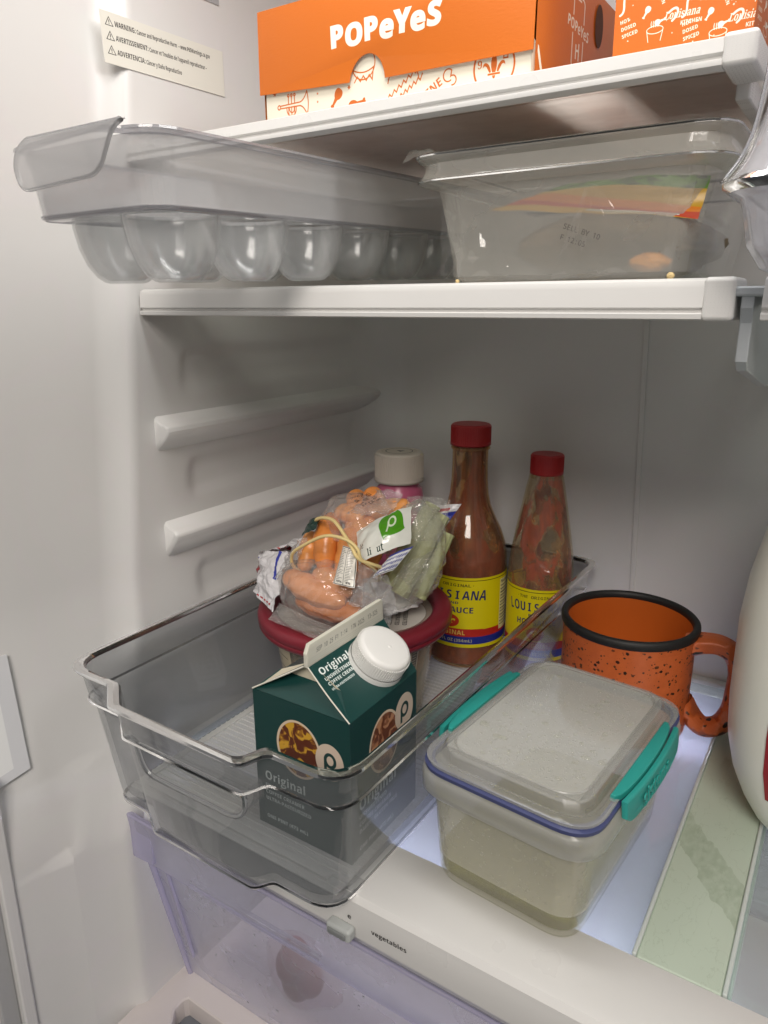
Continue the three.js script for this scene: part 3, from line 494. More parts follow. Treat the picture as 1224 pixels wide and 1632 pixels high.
  for (const [a, b, c, d, n, w] of [
    [[0.2235, 0.12, 0.366], [0.242, 0.117, 0.362], [0.238, 0.144, 0.355], [0.224, 0.147, 0.356], [0.2, 0.3, 1], 0.005], [[0.232, 0.11, 0.364], [0.2535, 0.116, 0.353], [0.244, 0.141, 0.352], [0.229, 0.137, 0.359], [0.3, 0.3, 1], 0.006], [[0.226, 0.104, 0.366], [0.246, 0.1, 0.36], [0.25, 0.121, 0.352], [0.23, 0.127, 0.36], [0, 0.4, 1], 0.006],
    [[0.19, 0.166, 0.322], [0.221, 0.169, 0.317], [0.224, 0.181, 0.3], [0.195, 0.181, 0.3], [0, 1, 0.6], 0.004], [[0.148, 0.118, 0.354], [0.163, 0.13, 0.356], [0.168, 0.15, 0.34], [0.152, 0.14, 0.335], [-0.4, 0.5, 1], 0.005]]) part('loose_film', bent(a, b, c, d, n, 0.003, w, 22, 20), wad, t);
  const bm = std([0.84, 0.66, 0.3], { roughness: 0.5 });
  // rubber band crossed over the bag
  part('rubber_band', [tube([[0.1625, 0.128, 0.349], [0.1655, 0.141, 0.355], [0.1796, 0.1515, 0.3585], [0.2005, 0.1625, 0.361], [0.2178, 0.1632, 0.3615], [0.2269, 0.1585, 0.3615], [0.2292, 0.151, 0.36], [0.232, 0.142, 0.35], [0.222, 0.125, 0.33], [0.19, 0.118, 0.32], [0.168, 0.12, 0.332]], 0.0012, true, 160, 7),
    tube([[0.168, 0.152, 0.322], [0.1743, 0.163, 0.338], [0.1852, 0.1685, 0.344], [0.1997, 0.17, 0.35], [0.2127, 0.1645, 0.3565], [0.2224, 0.1582, 0.361], [0.2284, 0.1512, 0.361], [0.234, 0.142, 0.345], [0.22, 0.13, 0.32], [0.19, 0.125, 0.31], [0.17, 0.136, 0.312]], 0.0013, true, 160, 7)].map((g) => g), bm, t);
  const ink = canvasTex(256, 256, (g, w, h) => { g.clearRect(0, 0, w, h); g.fillStyle = '#241a14'; g.font = 'bold 40px monospace'; g.save(); g.translate(30, 120); g.rotate(-0.6); g.fillText('0068', 0, 0); g.restore(); g.save(); g.translate(110, 60); g.rotate(0.35); ['SEP 18 B', '1Y BY 25', '48 12'].forEach((q, i) => g.fillText(q, -10 * i, i * 44, 130)); g.restore(); });
  part('ink_stamp', bent([0.188, 0.1695, 0.3285], [0.214, 0.1695, 0.327], [0.217, 0.1845, 0.309], [0.19, 0.1825, 0.312], [0, 0.6, 0.8], 0.002), new THREE.MeshStandardMaterial({ map: ink, transparent: true, roughness: 0.5 }), t);
  const nut = canvasTex(256, 512, (g, w, h) => { g.fillStyle = '#e6e2d8'; g.fillRect(0, 0, w, h); g.strokeStyle = '#1c1a18'; g.lineWidth = 8; g.strokeRect(10, 10, w - 20, h - 20); g.fillStyle = '#1c1a18'; g.fillRect(118, 14, 6, h - 28); for (let i = 0; i < 21; i++) { g.fillRect(24, 32 + i * 21, 30 + rnd() * 56, 5); g.fillRect(136, 32 + i * 21, 40 + rnd() * 64, 5); } g.font = 'bold 40px sans-serif'; g.fillText('70%', 24, 480); g.fillText('4%', 150, 480); });
  part('nutrition_label', bent([0.2135, 0.1345, 0.3705], [0.2295, 0.134, 0.3685], [0.2235, 0.1565, 0.3565], [0.2125, 0.157, 0.3575], [0.2, 0.2, 1], 0.003), std([1, 1, 1], { map: nut, roughness: 0.3, side: THREE.DoubleSide }), t);
  part('dark_print', bent([0.162, 0.15, 0.341], [0.1775, 0.158, 0.344], [0.1795, 0.167, 0.3385], [0.166, 0.161, 0.335], [0, 0.7, 0.7], 0.002), std([0.012, 0.04, 0.03], { roughness: 0.25 }), t);
}
{
  const t = thing('celery_bag', 'clear bag of pale green celery with white and green printed label right of carrots', 'bag');
  const cel = std([0.4, 0.42, 0.2], { roughness: 0.4, bumpMap: rep(streak, 3, 1), bumpScale: 0.0008 });
  for (const [a, b, r] of [[[0.248, 0.166, 0.285], [0.233, 0.112, 0.318], 0.0075], [[0.24, 0.172, 0.284], [0.224, 0.118, 0.318], 0.0075], [[0.251, 0.152, 0.282], [0.241, 0.108, 0.306], 0.007]]) {
    const L = V(...a).distanceTo(V(...b)), g = new THREE.CylinderGeometry(r, r * 0.9, L, 24, 20).translate(0, L / 2, 0), p = g.attributes.position;
    for (let i = 0; i < p.count; i++) { const an = Math.atan2(p.getZ(i), p.getX(i)), q = 1 + 0.09 * Math.cos(an * 9) - 0.3 * Math.max(0, Math.cos(an - 2)) + 0.5 * (fbm(p.getX(i) * 140, p.getY(i) * 110, p.getZ(i) * 140) - 0.5); p.setX(i, p.getX(i) * q); p.setZ(i, p.getZ(i) * q); }
    g.computeVertexNormals(); part('celery_stick', between(g, a, b), cel, t);
  }
  const film = filmOf([0.94, 0.94, 0.9], { transmission: 0.86, bumpScale: 0.003 });
  part('bag_film', crumpled(0.236, 0.141, 0.3, 0.02, 0.036, 0.02, 0.24, 2.2, 5.5, 26), film, t);
  for (const [a, b, c, d, n, w] of [[[0.236, 0.155, 0.322], [0.2555, 0.15, 0.3], [0.253, 0.177, 0.282], [0.228, 0.18, 0.3], [0.3, 0.6, 0.7], 0.006], [[0.222, 0.104, 0.342], [0.246, 0.108, 0.325], [0.255, 0.148, 0.302], [0.243, 0.14, 0.329], [0.5, 0.3, 0.8], 0.006]]) part('loose_film', bent(a, b, c, d, n, 0.004, w, 24, 24), film, t);
  const lab = canvasTex(1024, 512, (g, w, h) => {
    g.fillStyle = '#e4e6de'; g.fillRect(0, 0, w, h);
    g.fillStyle = '#4f9a1c'; g.beginPath(); g.moveTo(520, 40); g.bezierCurveTo(600, -30, 700, 40, 800, 0); g.bezierCurveTo(940, 90, 880, 200, 930, 290); g.bezierCurveTo(800, 400, 680, 310, 560, 370); g.bezierCurveTo(530, 250, 440, 150, 520, 40); g.fill();
    g.strokeStyle = '#dfeccf'; g.lineWidth = 30; g.beginPath(); g.ellipse(715, 150, 62, 66, 0, 0, 7); g.stroke(); g.beginPath(); g.moveTo(660, 140); g.lineTo(635, 290); g.stroke();
    g.fillStyle = '#17362c'; g.font = '120px sans-serif'; g.fillText('le', 60, 330); g.font = 'bold 130px serif'; g.fillText('ut', 400, 480); g.fillText('li', 220, 480);
  });
  part('printed_label', bent([0.2215, 0.1435, 0.3525], [0.252, 0.1585, 0.335], [0.2365, 0.1765, 0.309], [0.2075, 0.1595, 0.335], [0.1, 0.6, 0.8], 0.009, 0.0025, 22, 18), std([1, 1, 1], { map: lab, roughness: 0.25, side: THREE.DoubleSide, clearcoat: 0.4, clearcoatRoughness: 0.15 }), t);
  const nut = canvasTex(512, 256, (g, w, h) => { g.fillStyle = '#dfe0e4'; g.fillRect(0, 0, w, h); g.fillStyle = '#3a4494'; g.fillRect(0, 0, w, 30); for (let i = 0; i < 9; i++) for (let k = 0; k < 3; k++) g.fillRect(24 + i * 54, 60 + k * 62, 34, 22 + rnd() * 22); g.fillStyle = '#1d1c20'; g.fillRect(0, 236, w, 10); });
  part('nutrition_label', bent([0.2295, 0.1345, 0.3495], [0.2425, 0.1405, 0.3415], [0.2525, 0.157, 0.3325], [0.239, 0.15, 0.34], [0.3, 0.5, 0.8], 0.002, 0.001), std([1, 1, 1], { map: nut, roughness: 0.3, side: THREE.DoubleSide }), t);
}
{
  const t = thing('bread_bag', 'crumpled white plastic bag with blue and red print under the carrot bag', 'bag');
  const pr = canvasTex(512, 512, (g, w, h) => { g.fillStyle = '#dfdde0'; g.fillRect(0, 0, w, h); g.strokeStyle = '#2b36a0'; g.lineWidth = 30; g.beginPath(); g.moveTo(420, 0); g.bezierCurveTo(380, 90, 440, 150, 425, 260); g.stroke(); g.fillStyle = '#9d2630'; g.beginPath(); g.moveTo(20, 60); g.bezierCurveTo(110, 90, 100, 230, 60, 320); g.lineTo(20, 300); g.fill(); g.fillStyle = '#2b36a0'; g.fillRect(0, 30, 60, 26); g.fillStyle = '#b3222c'; for (let i = 0; i < 6; i++) g.fillRect(150 + 50 * i, 470, 34, 16); });
  const pr2 = canvasTex(256, 256, (g, w, h) => { g.fillStyle = '#d9d7da'; g.fillRect(0, 0, w, h); g.fillStyle = '#2b36a0'; g.fillRect(0, 70, w, 90); g.fillStyle = '#dfdde0'; g.font = 'bold 60px sans-serif'; g.fillText('FRESH', 10, 135); g.fillStyle = '#b3222c'; g.fillRect(20, 30, 180, 24); });
  const mt = (m) => std([1, 1, 1], { map: m, roughness: 0.2, side: THREE.DoubleSide, clearcoat: 0.6, clearcoatRoughness: 0.12, bumpMap: rep(creaseTex, 0.6), bumpScale: 0.003 });
  const mat = mt(pr);
  part('bag_side', bent([0.115, 0.0965, 0.342], [0.156, 0.0975, 0.366], [0.1475, 0.1345, 0.338], [0.1085, 0.122, 0.329], [-0.3, 0.6, 0.8], 0.007, 0.005, 34, 30), mat, t);
  part('bag_back', bent([0.1085, 0.122, 0.329], [0.15, 0.136, 0.335], [0.168, 0.143, 0.305], [0.122, 0.118, 0.296], [-0.2, 1, 0.2], 0.006, 0.005, 24, 20), mat, t);
  part('bag_end', bent([0.2205, 0.129, 0.262], [0.236, 0.1465, 0.262], [0.2475, 0.167, 0.254], [0.215, 0.16, 0.254], [0.2, 0.3, 0.9], 0.004, 0.004, 18, 14), mt(pr2), t);
  part('bag_fold', crumpled(0.185, 0.0985, 0.295, 0.045, 0.0085, 0.04, 0.3, 2.2, 9.1, 22), mat, t);
}

// ---------------------------------------------------------------- bottles
function knurledCap(parent, name, r, h, y, mat, n, tilt = 0.0005) {
  const g = [lathe([[0, h], [r * 0.8, h], [r * 0.94, h * 0.985], [r, h * 0.93], [r * 1.005, h * 0.12], [r * 1.03, h * 0.1], [r * 1.03, 0], [r * 0.9, 0]], 64)];
  for (let i = 0; i < n; i++) g.push(new THREE.BoxGeometry(tilt * 1.4, h * 0.74, tilt).translate(r * 1.004, h * 0.52, 0).rotateY(i / n * Math.PI * 2));
  const m = part(name, g, mat, parent); m.position.y = y; return m;
}
{
  const t = thing('medicine_bottle', 'pink plastic bottle with ribbed white cap behind the vegetable bags', 'bottle', [0.1385, 0.0055, 0.1685]);
  const cap = knurledCap(t, 'ribbed_cap', 0.0222, 0.0275, 0.1485, std([0.68, 0.61, 0.54], { roughness: 0.42 }), 64, 0.0007);
  const mark = canvasTex(256, 256, (g, w, h) => { g.fillStyle = '#cfc5b8'; g.fillRect(0, 0, w, h); g.strokeStyle = '#5d5751'; g.lineWidth = 6; g.beginPath(); g.ellipse(128, 128, 96, 96, 0, 0, 7); g.stroke(); g.fillStyle = '#3c3835'; g.beginPath(); g.moveTo(100, 120); g.lineTo(160, 100); g.lineTo(150, 150); g.fill(); });
  part('cap_print', new THREE.CircleGeometry(0.0165, 40).rotateX(-Math.PI / 2).translate(0, 0.0277, 0), std([1, 1, 1], { map: mark, roughness: 0.5 }), cap);
  part('bottle_body', lathe([[0, 0], [0.024, 0], [0.0262, 0.003], [0.0265, 0.09], [0.0258, 0.104], [0.021, 0.117], [0.0178, 0.121], [0.0215, 0.127], [0.0228, 0.134], [0.0215, 0.141], [0.0182, 0.1445], [0.018, 0.152]], 64), std([0.62, 0.13, 0.25], { roughness: 0.3, clearcoat: 0.4, clearcoatRoughness: 0.2 }), t);
}
const sauceTex = (sd, cover, hue, w = 512, h = 1024) => canvasTex(w, h, (g) => {
  const im = g.createImageData(w, h);
  for (let y = 0; y < h; y++) for (let x = 0; x < w; x++) {
    const u = x / w, v = y / h, cx = Math.cos(u * 6.2832), sx = Math.sin(u * 6.2832);
    const wp = fbm(cx * 1.5 + 5, sx * 1.5 + 5, v * 7 + sd, 3), a = fbm(cx * 1.5 + 9 + 1.4 * wp, sx * 1.5 + 9 + wp, v * 8.5 + sd + 1.6 * wp, 5), d = fbm(cx * 9 + 4, sx * 9 + 4, v * 26 + sd, 4), run = fbm(cx * 3 + 3 * wp, sx * 3, v * 11 + sd + 4, 5);
    const thick = sstep(cover - 0.085, cover + 0.055, a + 0.1 * (d - 0.5)), thin = sstep(0.5, 0.66, run) * (1 - thick), vein = Math.abs(a - cover + 0.05) < 0.006 ? 0.5 : 0;
    const k = (y * w + x) * 4, R = lerp(150, hue[0] + 70 * (d - 0.4), thick), G = lerp(104, hue[1] + 44 * (d - 0.4), thick), B = lerp(56, hue[2], thick);
    im.data[k] = R + vein * 90 + thin * 40; im.data[k + 1] = G + vein * 90 + thin * 34; im.data[k + 2] = B + vein * 80 + thin * 22; im.data[k + 3] = 255 * Math.min(1, thick * 0.97 + thin * 0.3 + vein * 0.4 + 0.06);
  }
  g.putImageData(im, 0, 0);
});
const hotLabel = (big) => canvasTex(1536, 768, (g, w, h) => {
  g.fillStyle = '#d6c60a'; g.fillRect(0, 0, w, h);
  g.fillStyle = '#3b3410'; g.fillRect(0, 26, w, 7); g.fillStyle = '#b3261a'; 
  g.beginPath(); g.moveTo(0, 560); for (let x = 0; x <= w; x += 24) g.lineTo(x, 556 + 8 * fbm(x / 70, 2, 3, 3) - (Math.abs(x - w / 2) > 230 ? -6 : 0)); g.lineTo(w, 660); g.lineTo(0, 660); g.fill();
  g.fillStyle = '#1d2a86'; g.fillRect(0, 646, w, 84);
  g.textAlign = 'center'; const c = w / 2;
  g.fillStyle = '#2e2a1c'; g.font = 'bold 40px monospace'; g.fillText('·THE ORIGINAL·', c, 96);
  // arched bold name
  g.fillStyle = '#1c2060'; const nm = 'LOUISIANA';
  for (let i = 0; i < nm.length; i++) { const q = i - 4; g.save(); g.translate(c + q * 54 + (i === 3 || i === 5 ? 0 : 0), 236 - 5.0 * (16 - q * q) * 0.18 + 10); g.rotate(q * 0.03); g.scale(0.82, 1.35 + 0.02 * q * q); g.font = 'bold 92px sans-serif'; g.fillText(nm[i], 0, 0); g.restore(); }
  g.font = 'bold 38px sans-serif'; g.fillText('BRAND', c, 288);
  g.save(); g.translate(c, 382); g.scale(0.72, 1.05); g.font = 'bold 84px sans-serif'; g.fillText('HOT SAUCE', 0, 0); g.restore();
  g.fillStyle = '#b5301c'; g.beginPath(); g.ellipse(c, 474, 70, 74, 0, 0, 7); g.fill();
  g.fillStyle = '#e0cf38'; // lily emblem
  g.beginPath(); g.moveTo(c, 416); g.quadraticCurveTo(c + 24, 450, c + 7, 492); g.lineTo(c - 7, 492); g.quadraticCurveTo(c - 24, 450, c, 416); g.fill();
  for (const s of [-1, 1]) { g.beginPath(); g.moveTo(c + s * 8, 492); g.quadraticCurveTo(c + s * 14, 448, c + s * 38, 450); g.quadraticCurveTo(c + s * 52, 462, c + s * 38, 480); g.quadraticCurveTo(c + s * 36, 464, c + s * 26, 470); g.quadraticCurveTo(c + s * 18, 480, c + s * 14, 494); g.fill(); }
  g.fillRect(c - 26, 493, 52, 8); g.beginPath(); g.moveTo(c - 9, 503); g.lineTo(c + 9, 503); g.lineTo(c, 526); g.fill();
  g.fillStyle = '#d8b65a'; g.save(); g.translate(c, 626); g.scale(0.74, 1.1); g.font = 'bold 62px sans-serif'; g.fillText('ORIGINAL', 0, 0); g.restore();
  g.fillStyle = '#b9b48e'; g.save(); g.translate(c, 706); g.scale(0.7, 1); g.font = 'bold 44px sans-serif'; g.fillText(big ? 'NET 12 FL OZ (354mL)' : 'NET 6 FL OZ (177mL)', 0, 0); g.restore();
  // facts panel at the right-hand end
  g.fillStyle = '#d9d2a6'; g.fillRect(1130, 60, 300, 560); g.fillStyle = '#1f1c14'; g.textAlign = 'left'; g.font = 'bold 44px sans-serif'; g.fillText('Nutrition Facts', 1138, 106, 280);
  for (let i = 0; i < 13; i++) { g.fillRect(1138, 132 + i * 36, i === 2 ? 280 : 70 + 190 * rnd(), i === 2 ? 14 : 9); if (i % 2) g.fillRect(1138, 150 + i * 36, 284, 3); }
});
function sauceBottle(label, pos, turn, prof, labY, rLab, sd, cover, big, glassC, capR, capH, sauceTop) {
  const t = thing('sauce_bottle', label, 'bottle', pos, turn, undefined);
  const H = prof[prof.length - 1][1];
  part('glass', lathe(prof, 72), pane(glassC, { roughness: 0.05, transmission: 0.93, ior: 1.52, specularIntensity: 1 }), t);
  const inn = prof.filter(([, y]) => y > 0.001).map(([x, y]) => [Math.max(0.0005, x - 0.0017), Math.max(0.004, y)]);
  const film = lathe(inn, 64); const uv = film.attributes.uv, p = film.attributes.position; for (let i = 0; i < uv.count; i++) uv.setY(i, p.getY(i) / H);
  part('sauce_film', film, new THREE.MeshPhysicalMaterial({ map: sauceTex(sd, cover, big ? [112, 36, 9] : [150, 50, 13]), transparent: true, roughness: 0.4, color: 0xffffff, side: THREE.DoubleSide }), t);
  part('sauce', lathe([[0, 0.005], ...inn.filter(([, y]) => y < sauceTop).map(([x, y]) => [x - 0.0012, y]), [rLab - 0.003, sauceTop], [0, sauceTop + 0.0006]], 56), std([0.34, 0.08, 0.014], { roughness: 0.3, transmission: 0.25 }), t);
  const [y0, y1] = labY, g = new THREE.CylinderGeometry(rLab + 0.0003, rLab + 0.0003, y1 - y0, 72, 1, true, -Math.PI * 0.93, Math.PI * 1.86).translate(0, (y0 + y1) / 2, 0);
  part('paper_label', g, std([1, 1, 1], { map: hotLabel(big), roughness: 0.4, side: THREE.DoubleSide }), t);
  knurledCap(t, 'screw_cap', capR, capH, H - 0.006, std([0.36, 0.014, 0.016], { roughness: 0.4 }), 60, 0.0004);
  part('neck_ring', new THREE.TorusGeometry(capR * 0.93, 0.0013, 8, 48).rotateX(Math.PI / 2).translate(0, H - 0.0085, 0), pane(glassC, { roughness: 0.08 }), t);
  return t;
}
const P12 = [[0, 0], [0.03, 0], [0.0338, 0.0022], [0.0348, 0.006], [0.0348, 0.088], [0.0345, 0.096], [0.0325, 0.108], [0.0285, 0.1195], [0.023, 0.131], [0.0188, 0.141], [0.0166, 0.151], [0.0155, 0.163], [0.0151, 0.178], [0.0151, 0.194], [0.0142, 0.197], [0.0142, 0.199]];
sauceBottle('tall sauce bottle with reddish-brown neck and yellow label beside the tub', [0.2185, 0.0055, 0.183], 0.04, P12, [0.0215, 0.0855], 0.0348, 2.7, 0.43, true, [0.88, 0.68, 0.42], 0.0166, 0.0175, 0.05);
const P6 = [[0, 0], [0.024, 0], [0.0268, 0.0022], [0.0274, 0.006], [0.0274, 0.084], [0.0272, 0.093], [0.0258, 0.106], [0.0228, 0.124], [0.0192, 0.144], [0.0158, 0.162], [0.0135, 0.173], [0.0128, 0.176], [0.0128, 0.179]];
sauceBottle('small tapered sauce bottle with tan glass, red splashes and yellow label near the bin corner', [0.2815, 0.0055, 0.1695], 0.3, P6, [0.0165, 0.0805], 0.0274, 9.4, 0.56, false, [0.9, 0.83, 0.66], 0.0132, 0.0165, 0.03);

// ---------------------------------------------------------------- orange mug
{
  const t = thing('mug', 'orange speckled campfire mug with black rim on the glass shelf', 'mug', [0.3665, 0.0006, 0.2055]);
  const sp = canvasTex(1024, 512, (g, w, h) => {
    g.fillStyle = 'rgb(200,99,48)'; g.fillRect(0, 0, w, h);
    const im = g.getImageData(0, 0, w, h); for (let y = 0; y < h; y++) for (let x = 0; x < w; x++) { const k = (y * w + x) * 4, q = 16 * (fbm(x / 30, y / 30, 6, 4) - 0.5) + 10 * (hash(x, y, 3) - 0.5); im.data[k] += q; im.data[k + 1] += q * 0.8; im.data[k + 2] += q * 0.5; } g.putImageData(im, 0, 0);
    const blob = (x, y, r) => { g.beginPath(); for (let i = 0; i <= 9; i++) { const a = i / 9 * 6.283, q = r * rr(0.6, 1.3); g.lineTo(x + q * Math.cos(a), y + q * 0.9 * Math.sin(a)); } g.fill(); };
    for (let i = 0; i < 900; i++) { g.fillStyle = `rgba(${28 + 30 * rnd() | 0},${18 + 12 * rnd() | 0},12,${rr(0.6, 0.95)})`; blob(rr(0, w), rr(0, h), Math.pow(rnd(), 2.8) * 8.5 + 1); }
    for (let i = 0; i < 36; i++) { g.fillStyle = 'rgba(24,16,12,.95)'; blob(rr(0, w), rr(0, h), rr(5, 9)); }
  });
  const glaze = std([1, 1, 1], { map: sp, roughness: 0.42, clearcoat: 0.22, clearcoatRoughness: 0.35, bumpMap: rep(fineNoise, 6), bumpScale: 0.00008 });
  part('mug_body', lathe([[0, 0.003], [0.04, 0.003], [0.0405, 0], [0.0445, 0], [0.0468, 0.003], [0.0477, 0.009], [0.0476, 0.06], [0.0482, 0.076], [0.0487, 0.0805]], 96), glaze, t); { const g = t.children[0].geometry, u = g.attributes.uv, p = g.attributes.position; for (let i = 0; i < u.count; i++) u.setXY(i, u.getX(i) * 2, p.getY(i) / 0.075); sp.wrapS = sp.wrapT = THREE.RepeatWrapping; }
  part('mug_inside', lathe([[0.0447, 0.0815], [0.0436, 0.07], [0.0434, 0.02], [0.041, 0.009], [0.03, 0.0055], [0, 0.005]], 96), std([0.55, 0.115, 0.016], { roughness: 0.32, clearcoat: 0.4, clearcoatRoughness: 0.25 }), t);
  part('black_rim', lathe([[0.0486, 0.0798], [0.0496, 0.0806], [0.05, 0.083], [0.0497, 0.0852], [0.0484, 0.0866], [0.0466, 0.0868], [0.0452, 0.0858], [0.0446, 0.084], [0.0447, 0.0812], [0.0454, 0.0804], [0.0486, 0.0798]], 96), std([0.012, 0.012, 0.012], { roughness: 0.55, bumpMap: fineNoise, bumpScale: 0.0001 }), t);
  // handle: a flat loop standing out to the right
  const path = new THREE.CatmullRomCurve3([[0.043, 0.072], [0.052, 0.0755], [0.064, 0.0765], [0.073, 0.0715], [0.0775, 0.06], [0.0775, 0.042], [0.0755, 0.026], [0.069, 0.0135], [0.059, 0.0095], [0.05, 0.0165], [0.043, 0.026]].map(([x, y]) => V(x, y, 0)), false, 'centripetal');
  const rings = []; for (let i = 0; i <= 60; i++) { const s = i / 60, c = path.getPointAt(s), d = path.getTangentAt(s), n = V(-d.y, d.x, 0), ring = []; const w = 0.0085 + 0.0028 * (Math.exp(-((s / 0.1) ** 2)) + Math.exp(-(((1 - s) / 0.1) ** 2))), h = 0.0072 + 0.001 * (Math.exp(-((s / 0.08) ** 2)) + Math.exp(-(((1 - s) / 0.08) ** 2))); for (let k = 0; k < 20; k++) { const a = k / 20 * 6.2832; const q = c.clone().addScaledVector(n, h * Math.cos(a)); q.z += w * Math.sin(a); ring.push([q.x, q.y, q.z]); } rings.push(ring); }
  const hg = loft(rings, { crease: 1.2 }); const u = hg.attributes.uv; for (let i = 0; i < u.count; i++) u.setXY(i, u.getX(i) * 4.2, u.getY(i) * 4.2);
  const hd = part('handle', hg, glaze, t); hd.rotation.y = 0.06;
}

// ---------------------------------------------------------------- clip-lid food box
const loader = new FontLoader(); const font = await loader.loadAsync('fonts/droid/droid_sans_bold.typeface.json');
{
  const t = thing('food_container', 'translucent food box with teal clips and yellowish broth on the glass shelf', 'container', [0.3705, 0.0006, 0.3665], -0.085);
  const drop = dataTex(512, 512, (() => { const sp = []; for (let i = 0; i < 900; i++) sp.push([rnd(), rnd(), rr(0.002, 0.009) * (0.5 + rnd())]); const gw = 32, cells = Array.from({ length: gw * gw }, () => []); sp.forEach((s) => { for (let a = -1; a <= 1; a++) for (let b = -1; b <= 1; b++) cells[((Math.floor(s[1] * gw) + a + gw) % gw) * gw + (Math.floor(s[0] * gw) + b + gw) % gw].push(s); }); const bg = wrapN((u, v) => fbm(u * 60, v * 60, 3, 3)); return (u, v) => { let m = 0.12 * bg(u, v); for (const s of cells[Math.floor(v * gw) * gw + Math.floor(u * gw)]) { const dx = Math.abs(u - s[0]), dy = Math.abs(v - s[1]), d = Math.hypot(Math.min(dx, 1 - dx), Math.min(dy, 1 - dy)) / s[2]; if (d < 1) m = Math.max(m, Math.sqrt(1 - d * d) * Math.min(1, s[2] * 110)); } return m; }; })());
  const fogMap = dataTex(256, 256, wrapN((u, v) => 0.62 + 0.38 * sstep(0.38, 0.62, fbm(u * 4, v * 4, 12.2, 5))));
  const body = pane([0.9, 0.89, 0.82], { roughness: 0.3, transmission: 0.76, ior: 1.45, bumpMap: rep(drop, 9), bumpScale: 0.00016, roughnessMap: rep(fogMap, 8) });
  const plain = pane([0.8, 0.8, 0.77], { roughness: 0.3, transmission: 0.74, ior: 1.45 });
  const lidM = pane([0.84, 0.84, 0.82], { roughness: 0.24, transmission: 0.78, ior: 1.45 });
  const topM = pane([0.9, 0.9, 0.86], { roughness: 0.45, transmission: 0.6, ior: 1.45, bumpMap: rep(drop, 1.5, 2.4), bumpScale: 0.00022, roughnessMap: rep(fogMap, 1, 1.6) });
  const R = (hx, hz, r, y) => lift(box2(hx, hz, r, 8), y);
  part('box_wall', loft([R(0.0436, 0.0664, 0.0178, 0.0164), R(0.0462, 0.0688, 0.0185, 0.0585), R(0.0452, 0.0678, 0.0175, 0.0585), R(0.0426, 0.0654, 0.017, 0.0164)], { loop: true, crease: 0.7 }), body, t);
  part('box_base', loft([R(0.038, 0.061, 0.0145, 0), R(0.0415, 0.0643, 0.0165, 0.0016), R(0.0427, 0.0655, 0.0175, 0.005), R(0.0436, 0.0664, 0.0178, 0.0163), R(0.0426, 0.0654, 0.017, 0.0163), R(0.0415, 0.0643, 0.0165, 0.0056), R(0.0375, 0.0605, 0.0145, 0.0026)], { capStart: true, capEnd: true, crease: 0.7 }), pane([0.95, 0.95, 0.9], { roughness: 0.12, transmission: 0.93 }), t);
  part('broth', loft([R(0.0373, 0.0603, 0.014, 0.0029), R(0.0412, 0.064, 0.016, 0.0058), R(0.0422, 0.065, 0.0165, 0.0158)], { capStart: true, capEnd: true, crease: 0.7 }), pane([0.52, 0.48, 0.03], { roughness: 0.2, transmission: 0.85, ior: 1.33 }), t);
  part('outer_lip', loft([R(0.0462, 0.0688, 0.0185, 0.0575), R(0.0505, 0.0725, 0.0205, 0.0572), R(0.0518, 0.0738, 0.021, 0.0592), R(0.052, 0.074, 0.021, 0.067), R(0.0512, 0.0732, 0.0208, 0.0702), R(0.0498, 0.0718, 0.02, 0.0712), R(0.0475, 0.0695, 0.019, 0.07), R(0.0452, 0.0678, 0.0175, 0.0585)], { crease: 0.8 }), plain, t);
  part('blue_seal', loft([R(0.0468, 0.0688, 0.0185, 0.0705), R(0.0492, 0.0714, 0.0195, 0.0708), R(0.0506, 0.0728, 0.0202, 0.0716), R(0.0508, 0.073, 0.0203, 0.0736), R(0.0495, 0.0717, 0.0197, 0.0748), R(0.0465, 0.0685, 0.0185, 0.0745)], { loop: true, crease: 0.8 }), std([0.07, 0.085, 0.22], { roughness: 0.45, transmission: 0.2 }), t);
  part('lid_rim', loft([R(0.0478, 0.0698, 0.019, 0.0749), R(0.0498, 0.0718, 0.0198, 0.0751), R(0.0501, 0.0721, 0.02, 0.0768), R(0.0492, 0.0712, 0.0196, 0.0775), R(0.0462, 0.0682, 0.018, 0.0778), R(0.0452, 0.0672, 0.0175, 0.0768), R(0.0438, 0.0658, 0.017, 0.0768), R(0.0425, 0.0645, 0.0165, 0.0815), R(0.0415, 0.0635, 0.016, 0.0828)], { crease: 0.75 }), lidM, t);
  part('lid_top', loft([R(0.0415, 0.0635, 0.016, 0.0828), R(0.0385, 0.0605, 0.015, 0.0832), R(0.0372, 0.0592, 0.0145, 0.0824), R(0.0385, 0.0605, 0.015, 0.081), R(0.0412, 0.0632, 0.016, 0.0806)], { capEnd: true, crease: 0.75 }), lidM, t);
  const lt = new THREE.PlaneGeometry(0.0748, 0.1188, 40, 60).rotateX(-Math.PI / 2).translate(0, 0.0823, 0); part('lid_panel', lt, topM, t);
  part('lid_ridge', loft([R(0.0385, 0.0605, 0.015, 0.0829), R(0.0379, 0.0599, 0.0148, 0.0837), R(0.0372, 0.0592, 0.0145, 0.083)], { loop: true, crease: 1 }), lidM, t);
  // drops hanging under the lid and on the walls
  const dr = []; for (let i = 0; i < 170; i++) { const r = Math.pow(rnd(), 2.5) * 0.0016 + 0.0003; dr.push(new THREE.SphereGeometry(r, 8, 6).scale(rr(0.8, 1.7), 0.4, rr(0.8, 1.4)).translate(rr(-0.035, 0.035), 0.0824, rr(-0.056, 0.056))); }
